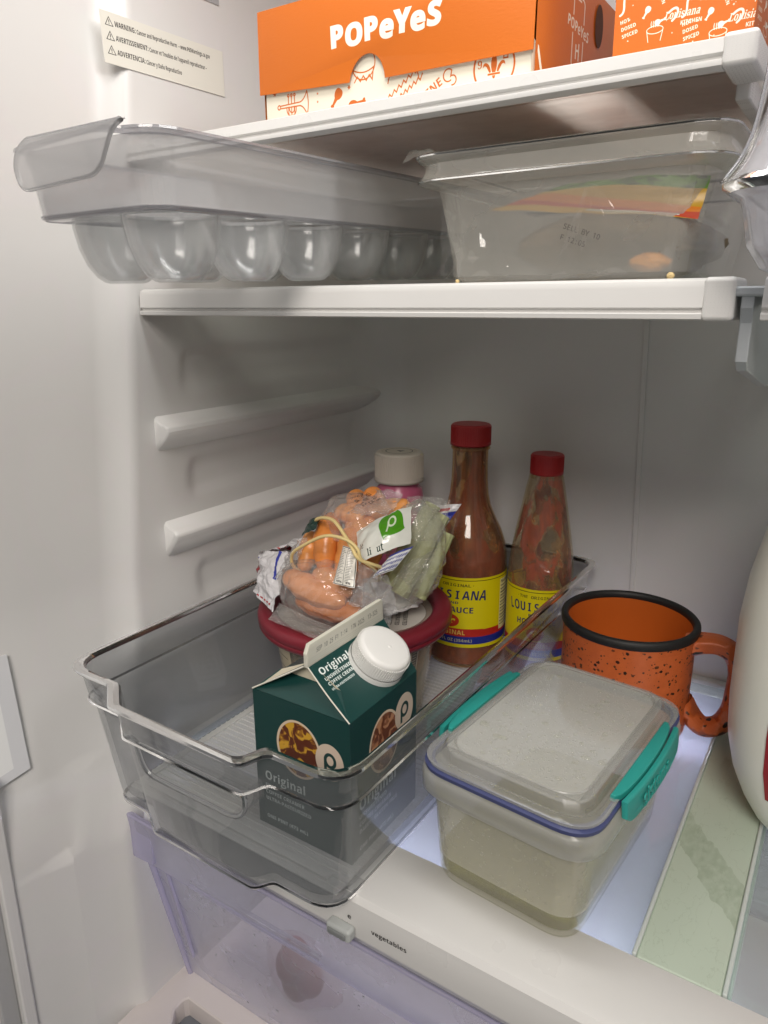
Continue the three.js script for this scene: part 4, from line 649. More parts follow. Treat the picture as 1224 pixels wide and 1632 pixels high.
  for (let i = 0; i < 150; i++) { const y = rr(0.018, 0.056), s = (y - 0.005) / 0.0535, r = Math.pow(rnd(), 2) * 0.0011 + 0.00025; if (rnd() < 0.6) dr.push(new THREE.SphereGeometry(r, 8, 6).scale(0.9, 1.15, 0.5).translate(rr(-0.03, 0.03), y, lerp(0.0655, 0.0688, s))); else dr.push(new THREE.SphereGeometry(r, 8, 6).scale(0.5, 1.15, 0.9).translate(lerp(0.0427, 0.0462, s), y, rr(-0.05, 0.05))); }
  part('droplets', dr, pane([0.93, 0.93, 0.9], { roughness: 0.04, transmission: 0.9, ior: 1.33 }), t).userData.kind = 'stuff';
  // clips
  const teal = std([0.025, 0.33, 0.29], { roughness: 0.42 });
  const clip = (s, name) => {
    const L = 0.041, pr = []; // bowed outline in (z, out)
    for (let i = 0; i <= 24; i++) { const z = lerp(-L, L, i / 24), q = z / L; pr.push([z, 0.0025 + 0.0048 * Math.pow(Math.max(0, 1 - q * q), 0.5)]); }
    for (let i = 24; i >= 0; i--) { const z = lerp(-L, L, i / 24); pr.push([z, 0]); }
    const g = extr(pr.map(([z, o]) => [o, z]), 0.0042, 0.001).rotateX(-Math.PI / 2).translate(0.0462, 0.0755, 0); // lies on the lid edge
    const fl = []; for (let i = 0; i <= 20; i++) { const z = lerp(-L, L, i / 20), q = Math.abs(z / L); fl.push([z, 0.0782]); }
    for (let i = 20; i >= 0; i--) { const z = lerp(-L, L, i / 20), q = Math.abs(z / L); fl.push([z, 0.0648 + 0.004 * sstep(0.86, 1, q)]); }
    const f = extr(fl.map(([z, y]) => [-z, y]), 0.0032, 0.001).rotateY(Math.PI / 2).translate(0.0527, 0, 0);
    const p = f.attributes.position; for (let i = 0; i < p.count; i++) { const q = p.getZ(i) / L; p.setX(i, p.getX(i) - 0.0012 + 0.0024 * Math.max(0, 1 - q * q) + (0.078 - p.getY(i)) * 0.1); } f.computeVertexNormals();
    const m = part(name, [creased(g, 0.5), creased(f, 0.5)], teal, t); if (s < 0) m.rotation.y = Math.PI; return m;
  };
  clip(-1, 'clip'); const c2 = clip(1, 'clip');
  const tx = new TextGeometry('sistema', { font, size: 0.0078, depth: 0.0007, curveSegments: 4, bevelEnabled: false }); tx.computeBoundingBox(); const wd = tx.boundingBox.max.x;
  part('raised_word', tx.translate(-wd / 2, -0.0025, 0).rotateY(Math.PI / 2).rotateZ(0.1).translate(0.0577, 0.0697, 0.004), teal, c2);
}

// ---------------------------------------------------------------- milk jug cut by the right edge
{
  const t = thing('milk_jug', 'cream coloured plastic jug with red label cut by the right edge of photo', 'jug', [0.531, 0.0006, 0.236]);
  const prof = [[0.05, 0], [0.06, 0.0006], [0.066, 0.006], [0.0725, 0.018], [0.079, 0.034], [0.0838, 0.055], [0.0855, 0.08], [0.086, 0.13], [0.084, 0.155], [0.0785, 0.185], [0.067, 0.215], [0.05, 0.24], [0.03, 0.256], [0.019, 0.262], [0.019, 0.28]];
  const rings = prof.map(([r, y]) => lift(box2(r, r, r * 0.72, 10), y));
  part('jug_body', loft(rings, { capStart: true, capEnd: true, crease: 0.9 }), std([0.83, 0.81, 0.73], { roughness: 0.35, bumpMap: rep(fineNoise, 6), bumpScale: 0.00012, clearcoat: 0.2, clearcoatRoughness: 0.3 }), t);
  const at = (pl, an) => { const c = Math.cos(an), q = Math.sin(an); for (let i = 0; i < pl.length; i++) { const p = pl[i], e = pl[(i + 1) % pl.length], dx = e[0] - p[0], dz = e[1] - p[1], det = c * -dz + q * dx; if (Math.abs(det) < 1e-12) continue; const L = (p[0] * -dz + p[1] * dx) / det, k = (c * p[1] - q * p[0]) / -(c * dz - q * dx); if (L > 0 && k >= -1e-6 && k <= 1 + 1e-6) return [c * L, q * L]; } return [c * 0.08, q * 0.08]; };
  const lr = [[0.0802, 0.036], [0.0845, 0.055], [0.0861, 0.078], [0.0863, 0.094]].map(([r, y]) => { const o = []; for (let i = 0; i <= 30; i++) { const [x, z] = at(box2(r, r, r * 0.72, 10), lerp(2.22, 0.5, i / 30)); o.push([x, y, z]); } return o; });
  part('red_label', loft(lr, { closed: false, crease: 0.9 }), std([0.3, 0.012, 0.02], { roughness: 0.4, side: THREE.DoubleSide }), t);
  part('screw_cap', lathe([[0.021, 0.268], [0.0215, 0.285], [0.02, 0.288], [0, 0.288]], 40), std([0.3, 0.02, 0.03], { roughness: 0.4 }), t);
}

// ---------------------------------------------------------------- clear egg tray
{
  const t = thing('egg_tray', 'clear plastic egg tray overhanging the left end of the middle shelf', 'tray', [0.184, 0.3222, 0.4785]);
  t.rotation.x = 0.03;
  const clr = pane([0.82, 0.82, 0.825], { roughness: 0.08, transmission: 0.68, roughnessMap: smudgeRough(0.4, 1, 6) });
  const P = 0.0485, zF = 0.0295, zB = -6 * P - 0.03;
  const O = (hx, f, b, r, y) => lift(rect(-hx + 0.013, hx, zB - b, zF + f, r, 9), y);
  part('tray_wall', loft([O(0.0495, 0, 0, 0.014, 0.0292), O(0.0505, 0.001, 0.001, 0.015, 0.0305), O(0.0525, 0.003, 0.003, 0.017, 0.0505), O(0.0538, 0.0042, 0.004, 0.018, 0.0525), O(0.0542, 0.0046, 0.0042, 0.018, 0.057), O(0.0526, 0.003, 0.0028, 0.0168, 0.057), O(0.052, 0.0024, 0.0022, 0.0165, 0.0523), O(0.0507, 0.0012, 0.0012, 0.0155, 0.05), O(0.0488, -0.0006, -0.0006, 0.0135, 0.0312)], { crease: 0.55 }), clr, t);
  // flange with the turned-out front lip
  const fl = [[0.0541, 0.0045, 0.0565], [0.0562, 0.0067, 0.0572], [0.0574, 0.0079, 0.058], [0.0572, 0.0077, 0.059], [0.056, 0.0065, 0.0594], [0.0528, 0.0032, 0.0585], [0.0526, 0.003, 0.0566]].map(([h, f, y]) => O(h, f, f, 0.019, y).map(([x, yy, z]) => [x, yy, z > zF - 0.004 && x < 0.04 ? z + 0.0125 * sstep(zF - 0.004, zF + 0.004, z) * sstep(-0.026, -0.013, x < -0.013 ? x : -0.013) * sstep(-0.044, -0.034, -x) : z]));
  part('tray_rim', loft(fl, { loop: true, crease: 0.8 }), pane([0.72, 0.72, 0.74], { roughness: 0.12, transmission: 0.8 }), t);
  const s = new THREE.Shape(); const W = 0.0495; const WL = W - 0.013; s.moveTo(-WL + 0.012, -zF + 0.0002); s.lineTo(W - 0.012, -zF + 0.0002); s.quadraticCurveTo(W, -zF, W, -zF + 0.012); s.lineTo(W, -zB - 0.012); s.quadraticCurveTo(W, -zB, W - 0.012, -zB); s.lineTo(-WL + 0.012, -zB); s.quadraticCurveTo(-WL, -zB, -WL, -zB - 0.012); s.lineTo(-WL, -zF + 0.012); s.quadraticCurveTo(-WL, -zF, -WL + 0.012, -zF);
  const holes = []; for (let i = 0; i < 7; i++) for (const x of [-0.0175, 0.0243]) { const h = new THREE.Path(); h.absarc(x, i * P + (x < 0 ? 0.004 : 0), 0.0205, 0, Math.PI * 2, true); holes.push(h); }
  part('tray_floor', creased(extr(s, 0.0018, 0.0003, holes, 20).rotateX(-Math.PI / 2).translate(0, 0.0287, 0), 0.4), clr, t);
  const cup = lathe([[0.0226, 0.03], [0.0224, 0.026], [0.0208, 0.0165], [0.0178, 0.0085], [0.0138, 0.003], [0.0105, 0.0006], [0.0085, 0], [0, 0], [0, 0.0014], [0.0083, 0.0014], [0.0128, 0.0042], [0.0166, 0.0094], [0.0195, 0.017], [0.021, 0.026], [0.0212, 0.03], [0.0226, 0.03]], 40);
  for (let i = 0; i < 7; i++) for (const x of [-0.0175, 0.0243]) { const c = part('egg_cup', cup, M.clearHazyCup || (M.clearHazyCup = pane([0.88, 0.885, 0.885], { roughness: 0.13, transmission: 0.84 })), t); c.position.set(x, 0, -i * P - (x < 0 ? 0.004 : 0)); }
  part('base_edge', loft([O(0.0494, 0, 0, 0.014, 0.0284), O(0.0508, 0.0013, 0.0013, 0.015, 0.0292), O(0.0512, 0.0016, 0.0016, 0.015, 0.0304), O(0.05, 0.0006, 0.0006, 0.0145, 0.031)], { loop: true, crease: 1 }), pane([0.72, 0.72, 0.74], { roughness: 0.1, transmission: 0.8 }), t);
  // grip hanging from the front lip
  const gr = new THREE.Shape(); gr.moveTo(-0.015, 0.058); gr.quadraticCurveTo(-0.0265, 0.0555, -0.027, 0.0475); gr.quadraticCurveTo(-0.027, 0.039, -0.019, 0.0385); gr.lineTo(0.022, 0.0405); gr.quadraticCurveTo(0.0285, 0.0408, 0.0325, 0.046); gr.lineTo(0.038, 0.0535); gr.quadraticCurveTo(0.041, 0.057, 0.047, 0.0582); gr.lineTo(-0.015, 0.058);
  part('front_grip', creased(extr(gr, 0.0026, 0.0009, [], 16).translate(0.0105, 0, zF + 0.0168), 0.5), clr, t);
  part('grip_edge', tube(gr.getSpacedPoints(50).slice(0, -1).map((q) => [q.x + 0.0105, q.y, zF + 0.0181]), 0.0008, true, 120, 6), M.clearRim, t);
}

// ---------------------------------------------------------------- clamshell with leftovers on the middle shelf
{
  const t = thing('plastic_clamshell', 'clear plastic clamshell with torn film and bright label on the middle shelf', 'container', [0.3525, 0.3222, 0.298]);
  const pet = pane([0.86, 0.85, 0.8], { roughness: 0.16, transmission: 0.74, ior: 1.57, roughnessMap: smudgeRough(0.4, 1, 8) });
  const O = (hx, hz, r, y, rib = 0) => lift(rect(-hx, hx, -hz, hz, r, 12), y);
  const wavy = (ring, amp) => ring.map(([x, y, z], i) => { const k = amp * Math.cos(i * 1.55); return [x + Math.sign(x) * k * (Math.abs(x) > 0.05 ? 1 : 0), y, z + k * (Math.abs(z) > 0.06 ? 1 : 0)]; });
  part('tray_shell', loft([O(0.055, 0.066, 0.014, 0), O(0.0585, 0.07, 0.016, 0.001), O(0.0605, 0.072, 0.017, 0.0035), O(0.061, 0.0722, 0.017, 0.012), O(0.0618, 0.073, 0.018, 0.0135), wavy(O(0.0645, 0.0755, 0.02, 0.03), 0.0006), O(0.0672, 0.078, 0.021, 0.043), O(0.068, 0.079, 0.021, 0.046), O(0.074, 0.083, 0.022, 0.0478), O(0.077, 0.085, 0.022, 0.0492)], { capStart: true, crease: 0.55 }), pet, t);
  part('lid_shell', loft([O(0.077, 0.085, 0.02, 0.0498), O(0.0755, 0.084, 0.02, 0.0515), O(0.0742, 0.083, 0.02, 0.054), O(0.0738, 0.0825, 0.019, 0.0575), O(0.0762, 0.0845, 0.019, 0.0592), O(0.0768, 0.0852, 0.018, 0.0605), O(0.0765, 0.085, 0.018, 0.0615), O(0.06, 0.068, 0.018, 0.0612)], { capEnd: true, crease: 0.55 }), pet, t);
  part('rim_edge', [loft([O(0.0768, 0.0852, 0.018, 0.0606), O(0.0773, 0.0857, 0.018, 0.0612), O(0.0766, 0.085, 0.018, 0.0618)], { loop: true, crease: 1 }), loft([O(0.077, 0.085, 0.022, 0.049), O(0.0775, 0.0856, 0.022, 0.0496), O(0.0768, 0.0848, 0.022, 0.0501)], { loop: true, crease: 1 })], M.clearRim, t);
  part('corner_tab', bent([-0.082, 0.0605, 0.079], [-0.058, 0.061, 0.0855], [-0.058, 0.0635, 0.07], [-0.083, 0.066, 0.072], [0, 1, 0], 0.002, 0.002), pet, t);
  // printed sleeve seen through the side
  const pr = canvasTex(512, 256, (g, w, h) => {
    g.fillStyle = '#cfa22a'; g.fillRect(0, 0, w, h); g.fillStyle = '#5c8f1e'; g.fillRect(0, 0, w, 70); g.fillStyle = '#2f4a14'; for (let i = 0; i < 40; i++) { g.beginPath(); g.ellipse(rr(0, w), rr(0, 66), rr(6, 26), rr(4, 12), rnd(), 0, 7); g.fill(); }
    g.fillStyle = '#c8431c'; g.beginPath(); g.moveTo(0, 130); g.quadraticCurveTo(260, 250, 512, 200); g.lineTo(512, 256); g.lineTo(0, 200); g.fill(); g.fillStyle = '#e0821e'; g.beginPath(); g.moveTo(0, 90); g.quadraticCurveTo(260, 190, 512, 180); g.lineTo(512, 215); g.quadraticCurveTo(260, 240, 0, 150); g.fill(); g.fillStyle = '#d8ddd8'; g.fillRect(250, 232, 220, 10); g.fillRect(300, 246, 160, 6);
  });
  part('printed_sleeve', bent([-0.036, 0.0345, 0.0705], [0.064, 0.0245, 0.0725], [0.066, 0.0425, 0.0655], [0.0, 0.0445, 0.0655], [0, 0.7, 0.7], 0.003, 0.0015, 24, 10), std([1, 1, 1], { map: pr, roughness: 0.3, transmission: 0.25, side: THREE.DoubleSide }), t);
  const bulk = crumpled(0.006, 0.02, -0.012, 0.053, 0.019, 0.052, 0.16, 2.6, 4.2, 20);
  part('leftovers', bulk, std([0.5, 0.42, 0.3], { roughness: 0.55, map: dataTex(64, 64, (u, v) => { const a = fbm(u * 8, v * 8, 3, 4); return [0.62 + 0.3 * a, 0.6 + 0.26 * a, 0.55 + 0.2 * a]; }, true) }), t);
  part('orange_piece', crumpled(0.041, 0.0085, 0.055, 0.009, 0.004, 0.006, 0.3, 2.2, 1.7, 10), std([0.78, 0.33, 0.035], { roughness: 0.4 }), t);
  for (const g of [bent([0.0, 0.001, 0.0765], [0.05, 0.003, 0.0765], [0.022, 0.041, 0.0815], [0.016, 0.04, 0.0812], [0, 0, 1], 0.002, 0.002), bent([-0.06, 0.004, 0.0775], [-0.02, 0.003, 0.0768], [-0.03, 0.03, 0.0798], [-0.058, 0.036, 0.0805], [0, 0, 1], 0.002, 0.003)]) part('torn_film', g, pane([0.985, 0.985, 0.98], { roughness: 0.08, transmission: 0.985 }), t);
  const code = canvasTex(256, 128, (g, w, h) => { g.clearRect(0, 0, w, h); g.fillStyle = 'rgba(40,38,36,.6)'; g.font = 'bold 22px monospace'; g.save(); g.translate(10, 40); g.rotate(0.32); g.fillText('SELL BY 10', 0, 0); g.fillText('F 12:05', 0, 34); g.restore(); });
  part('printed_code', quad([0.004, 0.011, 0.0765], [0.04, 0.011, 0.0765], [0.04, 0.0295, 0.0782], [0.004, 0.0295, 0.0782]), new THREE.MeshStandardMaterial({ map: code, transparent: true, roughness: 0.5 }), t);
}
{ // crumbs lying on the middle shelf edge
  const cm = std([0.66, 0.5, 0.24], { roughness: 0.7 });
  for (const [x, z, r, l] of [[0.411, 0.3865, 0.0014, 'pale crumb on the shelf edge near the right end of the clamshell'], [0.309, 0.387, 0.0009, 'tiny yellow crumb on the shelf edge under the clamshell corner']]) {
    const c = part('crumb', crumpled(0, 0, 0, r, r * 0.9, r, 0.5, 2, x * 50, 5), cm, scene); c.name = numbered('crumb'); c.position.set(x, 0.3222 + r * 0.7, z); c.userData = { label: l, category: 'crumb' };
  }
}

// ---------------------------------------------------------------- orange takeout boxes on the upper shelf
const ORANGE = '#c4640d', PAPER = '#dcd7c6';
function star(g, x, y, r) { g.beginPath(); for (let i = 0; i < 12; i++) { const a = i / 12 * 6.283, q = i % 2 ? r * 0.42 : r; g.lineTo(x + q * Math.cos(a), y + q * Math.sin(a)); } g.closePath(); }
function drumstick(g, x, y, s, a) { g.save(); g.translate(x, y); g.rotate(a); g.scale(s, s); g.beginPath(); g.moveTo(-46, 0); g.bezierCurveTo(-50, -34, -6, -42, 16, -12); g.lineTo(54, -6); g.bezierCurveTo(62, -20, 78, -12, 70, 0); g.bezierCurveTo(80, 10, 64, 22, 54, 8); g.lineTo(16, 12); g.bezierCurveTo(-6, 40, -50, 34, -46, 0); g.closePath(); g.restore(); }
function horn(g, x, y, s) { g.save(); g.translate(x, y); g.scale(s, s); g.beginPath(); g.moveTo(-120, -6); g.lineTo(60, -10); g.bezierCurveTo(90, -14, 110, -40, 124, -70); g.moveTo(-120, 10); g.lineTo(60, 12); g.bezierCurveTo(90, 18, 112, 48, 124, 74); g.moveTo(124, -72); g.bezierCurveTo(140, -20, 140, 30, 124, 74); g.moveTo(-60, 10); g.bezierCurveTo(-70, 84, 40, 84, 24, 12); g.moveTo(-38, 10); g.bezierCurveTo(-40, 58, 18, 58, 6, 12); for (const q of [-44, -16, 12]) { g.moveTo(q, -8); g.lineTo(q, -58); g.moveTo(q + 8, -62); g.arc(q, -62, 8, 0, 7); g.moveTo(q, 10); g.lineTo(q, 70); } g.moveTo(-120, 2); g.arc(-132, 2, 13, 0, 7); g.restore(); }
function lily(g, x, y, s) { g.save(); g.translate(x, y); g.scale(s, s); g.beginPath(); g.moveTo(0, -60); g.quadraticCurveTo(24, -20, 8, 22); g.lineTo(-8, 22); g.quadraticCurveTo(-24, -20, 0, -60); g.moveTo(14, 20); g.bezierCurveTo(20, -24, 56, -30, 54, 0); g.quadraticCurveTo(46, -12, 36, -2); g.lineTo(22, 22); g.moveTo(-14, 20); g.bezierCurveTo(-20, -24, -56, -30, -54, 0); g.quadraticCurveTo(-46, -12, -36, -2); g.lineTo(-22, 22); g.rect(-30, 24, 60, 8); g.moveTo(-8, 34); g.lineTo(8, 34); g.lineTo(0, 58); g.closePath(); g.restore(); }
const doodles = (g, w, h, ink) => {
  g.strokeStyle = ink; g.fillStyle = ink; g.lineWidth = 8; g.lineCap = 'round';
  horn(g, 250, 560, 1.0); g.stroke();
  for (const [x, y, r] of [[80, 470, 22], [70, 640, 20], [740, 520, 17], [1360, 470, 16], [1600, 450, 22], [470, 470, 10], [470, 520, 10], [470, 570, 10]]) { star(g, x, y, r); g.fill(); }
  drumstick(g, 640, 560, 1.1, 2.2); g.fill(); drumstick(g, 790, 630, 1.2, -0.25); g.fill();
  g.beginPath(); g.arc(860, 400, 92, 0, 7); g.stroke(); g.beginPath(); g.moveTo(778, 430); g.quadraticCurveTo(860, 470, 940, 430); for (let i = 0; i < 7; i++) g.lineTo(930 - i * 24, i % 2 ? 470 : 500); g.stroke();
  g.beginPath(); g.arc(1170, 560, 118, 3.3, 6.1); g.stroke(); g.beginPath(); for (let i = 0; i <= 16; i++) { const x = 1030 + i * 18, y = 640 - i * 11 + (i % 2 ? 15 : -12); i ? g.lineTo(x, y) : g.moveTo(x, y); } g.stroke(); g.beginPath(); for (let i = 0; i <= 14; i++) { const x = 1090 + i * 16, y = 660 - i * 9 + (i % 2 ? 13 : -12); i ? g.lineTo(x, y) : g.moveTo(x, y); } g.stroke();
  g.save(); g.translate(1400, 640); g.rotate(-0.55); g.font = 'bold 70px sans-serif'; g.fillText('NINE', -100, 0); g.restore(); g.beginPath(); g.arc(1500, 560, 34, 1, 5.5); g.arc(1530, 590, 26, 4.2, 8); g.stroke();
  g.lineWidth = 12; g.beginPath(); g.arc(1810, 560, 132, 0, 7); g.stroke(); g.lineWidth = 8; lily(g, 1810, 560, 1.35); g.fill(); g.strokeRect(1872, 500, 26, 26); g.font = 'bold 60px serif'; g.fillText('9', 1700, 560);
};
{
  const t = thing('takeout_box', 'orange and white takeout box with bold white lettering on the upper shelf', 'box', [0, 0.4102, 0]);
  const x0 = 0.1685, x1 = 0.337, zf = 0.3685, zb = 0.225, H = 0.061;
  const lower = canvasTex(2048, 720, (g, w, h) => { g.fillStyle = PAPER; g.fillRect(0, 0, w, h); g.save(); g.translate(0, 20); doodles(g, w, h, '#c2611d'); g.restore(); });
  const kraft = (tex) => std([1, 1, 1], { map: tex, roughness: 0.5, bumpMap: rep(fineNoise, 2), bumpScale: 0.00006, clearcoat: 0.15, clearcoatRoughness: 0.4 });
  part('front_panel', quad([x0 + 0.0015, 0, zf - 0.0018], [x1 - 0.0025, 0, zf - 0.0018], [x1 - 0.0025, 0.0595, zf - 0.0018], [x0 + 0.0015, 0.0595, zf - 0.0018]), kraft(lower), t);
  // overhanging orange flap with a half-round notch in its lower edge
  const flap = canvasTex(2048, 800, (g, w, h) => {
    g.fillStyle = ORANGE; g.fillRect(0, 0, w, h);
    g.fillStyle = '#e6e2d6'; const word = 'POPeYeS'; let x = 610; [...word].forEach((c, i) => { const up = c !== 'e'; g.save(); g.translate(x, 470 + (i % 2 ? 8 : -5)); g.rotate([-0.03, 0.02, -0.02, 0.03, 0.02, -0.02, 0.04][i]); g.scale(1.12, up ? 1.42 : 1.46); g.font = 'bold 172px sans-serif'; g.fillText(c, 0, 0); g.lineWidth = 12; g.strokeStyle = '#e6e2d6'; g.strokeText(c, 0, 0); x += g.measureText(c).width * 1.12 + 3; g.restore(); });
  });
  const fs = new THREE.Shape(); const yb = 0.0155, nx = 0.2425; fs.moveTo(x0 - 0.0015, yb + 0.0035); fs.lineTo(nx - 0.0115, yb + 0.001); fs.bezierCurveTo(nx - 0.008, yb + 0.017, nx + 0.01, yb + 0.017, nx + 0.0115, yb); fs.lineTo(x1 - 0.001, yb - 0.0005); fs.lineTo(x1 - 0.0005, H); fs.lineTo(x0 - 0.001, H);
  const fg = extr(fs, 0.0008, 0.00015, [], 20).translate(0, 0, zf - 0.0004); const u = fg.attributes.uv, p = fg.attributes.position; for (let i = 0; i < u.count; i++) u.setXY(i, (p.getX(i) - x0) / (x1 - x0), (p.getY(i) - yb) / (H - yb));
  part('front_flap', creased(fg, 0.4), kraft(flap), t);
  const sideT = canvasTex(1024, 512, (g, w, h) => {
    g.fillStyle = ORANGE; g.fillRect(0, 0, w, h); g.strokeStyle = '#e2ddcf'; g.fillStyle = '#e2ddcf'; g.lineWidth = 8;
    g.beginPath(); g.roundRect(330, 90, 110, 300, 22); g.stroke(); g.fillRect(365, 100, 40, 8); g.save(); g.translate(385, 235); g.rotate(0.06); g.fillStyle = ORANGE; g.fillRect(-118, -50, 236, 70); g.fillStyle = '#e2ddcf'; g.font = 'bold 62px sans-serif'; g.textAlign = 'center'; g.fillText('POPeYeS', 0, 6, 226); g.restore(); g.lineWidth = 10; g.beginPath(); g.moveTo(370, 290); g.lineTo(370, 350); g.moveTo(400, 280); g.lineTo(400, 350); g.moveTo(370, 320); g.quadraticCurveTo(400, 300, 402, 330); g.stroke();
    g.strokeStyle = 'rgba(226,221,207,.6)'; g.lineWidth = 4; for (let i = 0; i < 4; i++) g.strokeRect(880, 300 + i * 40, 90, 30);
  });
  const side = [part('side_panel', quad([x1, 0.006, zf], [x1 + 0.0012, 0.0, zb], [x1 + 0.0012, H, zb], [x1, H, zf]), kraft(sideT), t)];
  part('dark_vent_disc', new THREE.CircleGeometry(0.0068, 32).scale(1, 1.5, 1).rotateY(Math.PI / 2 + 0.008).translate(x1 + 0.0012, 0.0462, 0.2845), std([0.09, 0.035, 0.018], { roughness: 0.8 }), t);  // flat dark disc, shade of the vent opening put into its colour
  part('torn_corner', [quad([x1 - 0.0022, 0, zf - 0.0012], [x1 + 0.0005, 0.001, zf - 0.012], [x1 + 0.0004, 0.017, zf - 0.003], [x1 - 0.0022, 0.021, zf - 0.0012])], std([0.68, 0.62, 0.5], { roughness: 0.7 }), t);
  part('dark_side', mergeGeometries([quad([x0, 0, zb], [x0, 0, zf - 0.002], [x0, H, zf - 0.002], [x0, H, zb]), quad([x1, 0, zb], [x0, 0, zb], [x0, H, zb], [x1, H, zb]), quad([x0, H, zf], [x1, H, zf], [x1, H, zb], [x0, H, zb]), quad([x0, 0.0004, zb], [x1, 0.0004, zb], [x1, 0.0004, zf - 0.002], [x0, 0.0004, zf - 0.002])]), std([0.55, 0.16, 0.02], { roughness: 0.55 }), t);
}
{
  const t = thing('chicken_box', 'orange takeout box covered in white doodles at the top right corner', 'box', [0, 0.4102, 0]);
  const x0 = 0.3725, x1 = 0.4285, zf = 0.366, zb = 0.27, H = 0.09;
  const d = canvasTex(1024, 1536, (g, w, h) => {
    g.fillStyle = '#c5610e'; g.fillRect(0, 0, w, h); g.strokeStyle = g.fillStyle = '#e3ddcd'; g.lineWidth = 9; g.lineCap = 'round';
    for (const [tx, ty] of [[0, 430], [470, 520], [-60, -190], [430, -110], [0, -800], [480, -760]]) { g.save(); g.translate(tx, ty); g.scale(0.62, 0.62); const B = h - 470;
    drumstick(g, 380, B + 120, 1.15, 2.1); g.fill(); drumstick(g, 540, B + 255, 1.15, -0.3); g.fill();
    g.beginPath(); g.ellipse(500, B + 330, 100, 40, 0, 0, 7); g.moveTo(400, B + 330); g.lineTo(430, B + 450); g.moveTo(600, B + 330); g.lineTo(580, B + 450); g.stroke(); for (let i = 0; i < 4; i++) { g.beginPath(); g.moveTo(450 + i * 26, B + 240); g.quadraticCurveTo(440 + i * 26, B + 270, 456 + i * 26, B + 300); g.stroke(); }
    g.beginPath(); g.arc(930, B - 10, 76, 0, 7); g.stroke(); g.beginPath(); g.arc(920, B - 10, 34, 0, 7); g.stroke();
    g.save(); g.translate(560, B - 80); g.rotate(1.2); g.font = 'bold 54px sans-serif'; g.fillText('NINE', 0, 0); g.fillText('TEEN', 20, 62); g.restore();
    g.beginPath(); g.moveTo(650, B + 180); g.bezierCurveTo(760, B + 90, 800, B + 200, 700, B + 270); g.lineWidth = 26; g.stroke(); g.lineWidth = 9;
    g.save(); g.translate(750, B + 120); g.rotate(0); g.font = 'bold 68px sans-serif'; g.fillText('FAMOUS', 110, -20); g.restore();
    g.font = 'italic bold 112px serif'; g.fillText('Louisiana', 600, B + 250, 420); g.font = 'bold 60px sans-serif'; g.fillText('KITCHEN', 800, B + 330);
    for (let i = 0; i < 3; i++) { g.save(); g.translate(70 + 16 * i, B + 210 + i * 76); g.rotate(-0.2); g.font = 'bold 56px sans-serif'; g.fillText(['HOT', 'DOSED', 'SPICED'][i], 0, 0); g.restore(); }
    g.beginPath(); g.moveTo(60, B + 110); g.bezierCurveTo(150, B + 80, 60, B - 60, 130, B - 120); g.lineWidth = 24; g.stroke(); g.lineWidth = 9; g.strokeRect(250, B - 220, 170, 190); for (let i = 0; i < 6; i++) { g.beginPath(); g.moveTo(270 + i * 26, B - 210); g.lineTo(280 + i * 22, B - 40); g.stroke(); }
    for (let i = 0; i < 9; i++) { star(g, rr(20, 1000), rr(B - 250, h - 20), rr(8, 16)); g.fill(); }
    g.font = 'bold 150px sans-serif'; g.fillText('72', 700, B - 120); g.fillRect(640, B - 60, 150, 14); g.restore(); }
  });
  const bx = std([1, 1, 1], { map: d, roughness: 0.5, bumpMap: rep(fineNoise, 2), bumpScale: 0.00006 });
  part('front_panel', quad([x0, 0, zf], [x1, 0, zf], [x1 + 0.002, H, zf - 0.002], [x0 - 0.0015, H, zf - 0.002]), bx, t);
  part('side_panel', quad([x1, 0, zf], [x1, 0, zb], [x1 + 0.002, H, zb], [x1 + 0.002, H, zf - 0.002]), bx, t);
  part('side_panel', quad([x0, 0, zb], [x0, 0, zf], [x0 - 0.0015, H, zf - 0.002], [x0 - 0.0015, H, zb]), bx, t);
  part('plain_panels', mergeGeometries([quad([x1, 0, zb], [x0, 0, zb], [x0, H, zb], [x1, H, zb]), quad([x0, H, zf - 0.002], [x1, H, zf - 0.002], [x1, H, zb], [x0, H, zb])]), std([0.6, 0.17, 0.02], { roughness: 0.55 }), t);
  const bag = thing('clear_wrap', 'bit of clear crumpled plastic between the two orange boxes', 'wrapper');
  part('film', crumpled(0.366, 0.456, 0.33, 0.005, 0.011, 0.01, 0.4, 2.4, 2.2, 14), M.film, bag);
}

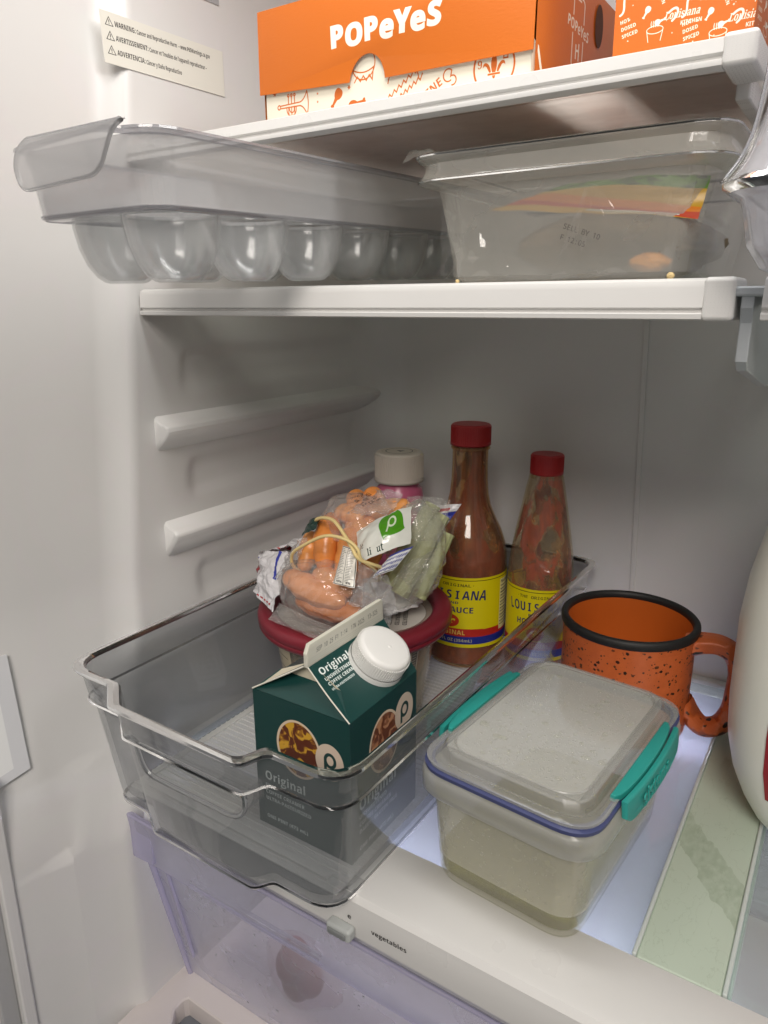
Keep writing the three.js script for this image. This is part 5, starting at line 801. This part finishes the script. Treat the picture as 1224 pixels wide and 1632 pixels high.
// ---------------------------------------------------------------- clear drawer bin at the right edge, on the right-hand shelf
{
  const t = thing('clear_bin', 'clear plastic bin with bulging rim at the upper right edge of photo', 'bin', [0, 0.3222, 0]);
  const clr = pane([0.88, 0.88, 0.9], { roughness: 0.08, transmission: 0.76 });
  const O = (x0, zf, r, y) => lift(rect(x0, 0.62, 0.16, zf, r, 10), y);
  part('bin_wall', loft([O(0.452, 0.415, 0.012, 0), O(0.4472, 0.42, 0.016, 0.002), O(0.442, 0.426, 0.02, 0.01), O(0.4395, 0.4285, 0.022, 0.022), O(0.438, 0.4298, 0.023, 0.0262), O(0.4345, 0.432, 0.024, 0.0285), O(0.4325, 0.4332, 0.024, 0.0305), O(0.4342, 0.432, 0.024, 0.033), O(0.439, 0.4285, 0.022, 0.041), O(0.4425, 0.426, 0.02, 0.055), O(0.4445, 0.4245, 0.02, 0.075), O(0.4458, 0.424, 0.02, 0.1), O(0.449, 0.4225, 0.02, 0.17), O(0.451, 0.4205, 0.018, 0.17), O(0.448, 0.422, 0.018, 0.1), O(0.4466, 0.422, 0.018, 0.075), O(0.4446, 0.4236, 0.019, 0.055), O(0.4412, 0.426, 0.02, 0.0415), O(0.4365, 0.4295, 0.022, 0.0305), O(0.4404, 0.4272, 0.021, 0.0255), O(0.442, 0.426, 0.02, 0.0215), O(0.4445, 0.4235, 0.018, 0.0105), O(0.45, 0.418, 0.014, 0.003)], { capStart: true, capEnd: true, crease: 0.6 }), clr, t);
  part('bulged_rim', loft([O(0.4344, 0.4322, 0.024, 0.0282), O(0.4322, 0.4336, 0.024, 0.0296), O(0.432, 0.4337, 0.024, 0.0312), O(0.434, 0.4322, 0.024, 0.033)], { loop: true, crease: 1 }), M.clearRim, t);
  part('corner_rib', tube([[0.4336, 0.031, 0.419], [0.4395, 0.041, 0.4165], [0.4428, 0.055, 0.4145], [0.4452, 0.085, 0.414], [0.446, 0.1, 0.413]], 0.0018, false, 30, 8), M.clearRim, t);
  part('dark_slit', tube([[0.4545, 0.023, 0.4285], [0.4548, 0.012, 0.427], [0.4565, 0.005, 0.4255]], 0.0005, false, 16, 6), std([0.05, 0.05, 0.06], { roughness: 0.3 }), t);
}

scene.traverse((o) => { if (o.isMesh) { o.castShadow = true; o.receiveShadow = true; } });
renderer.render(scene, camera);
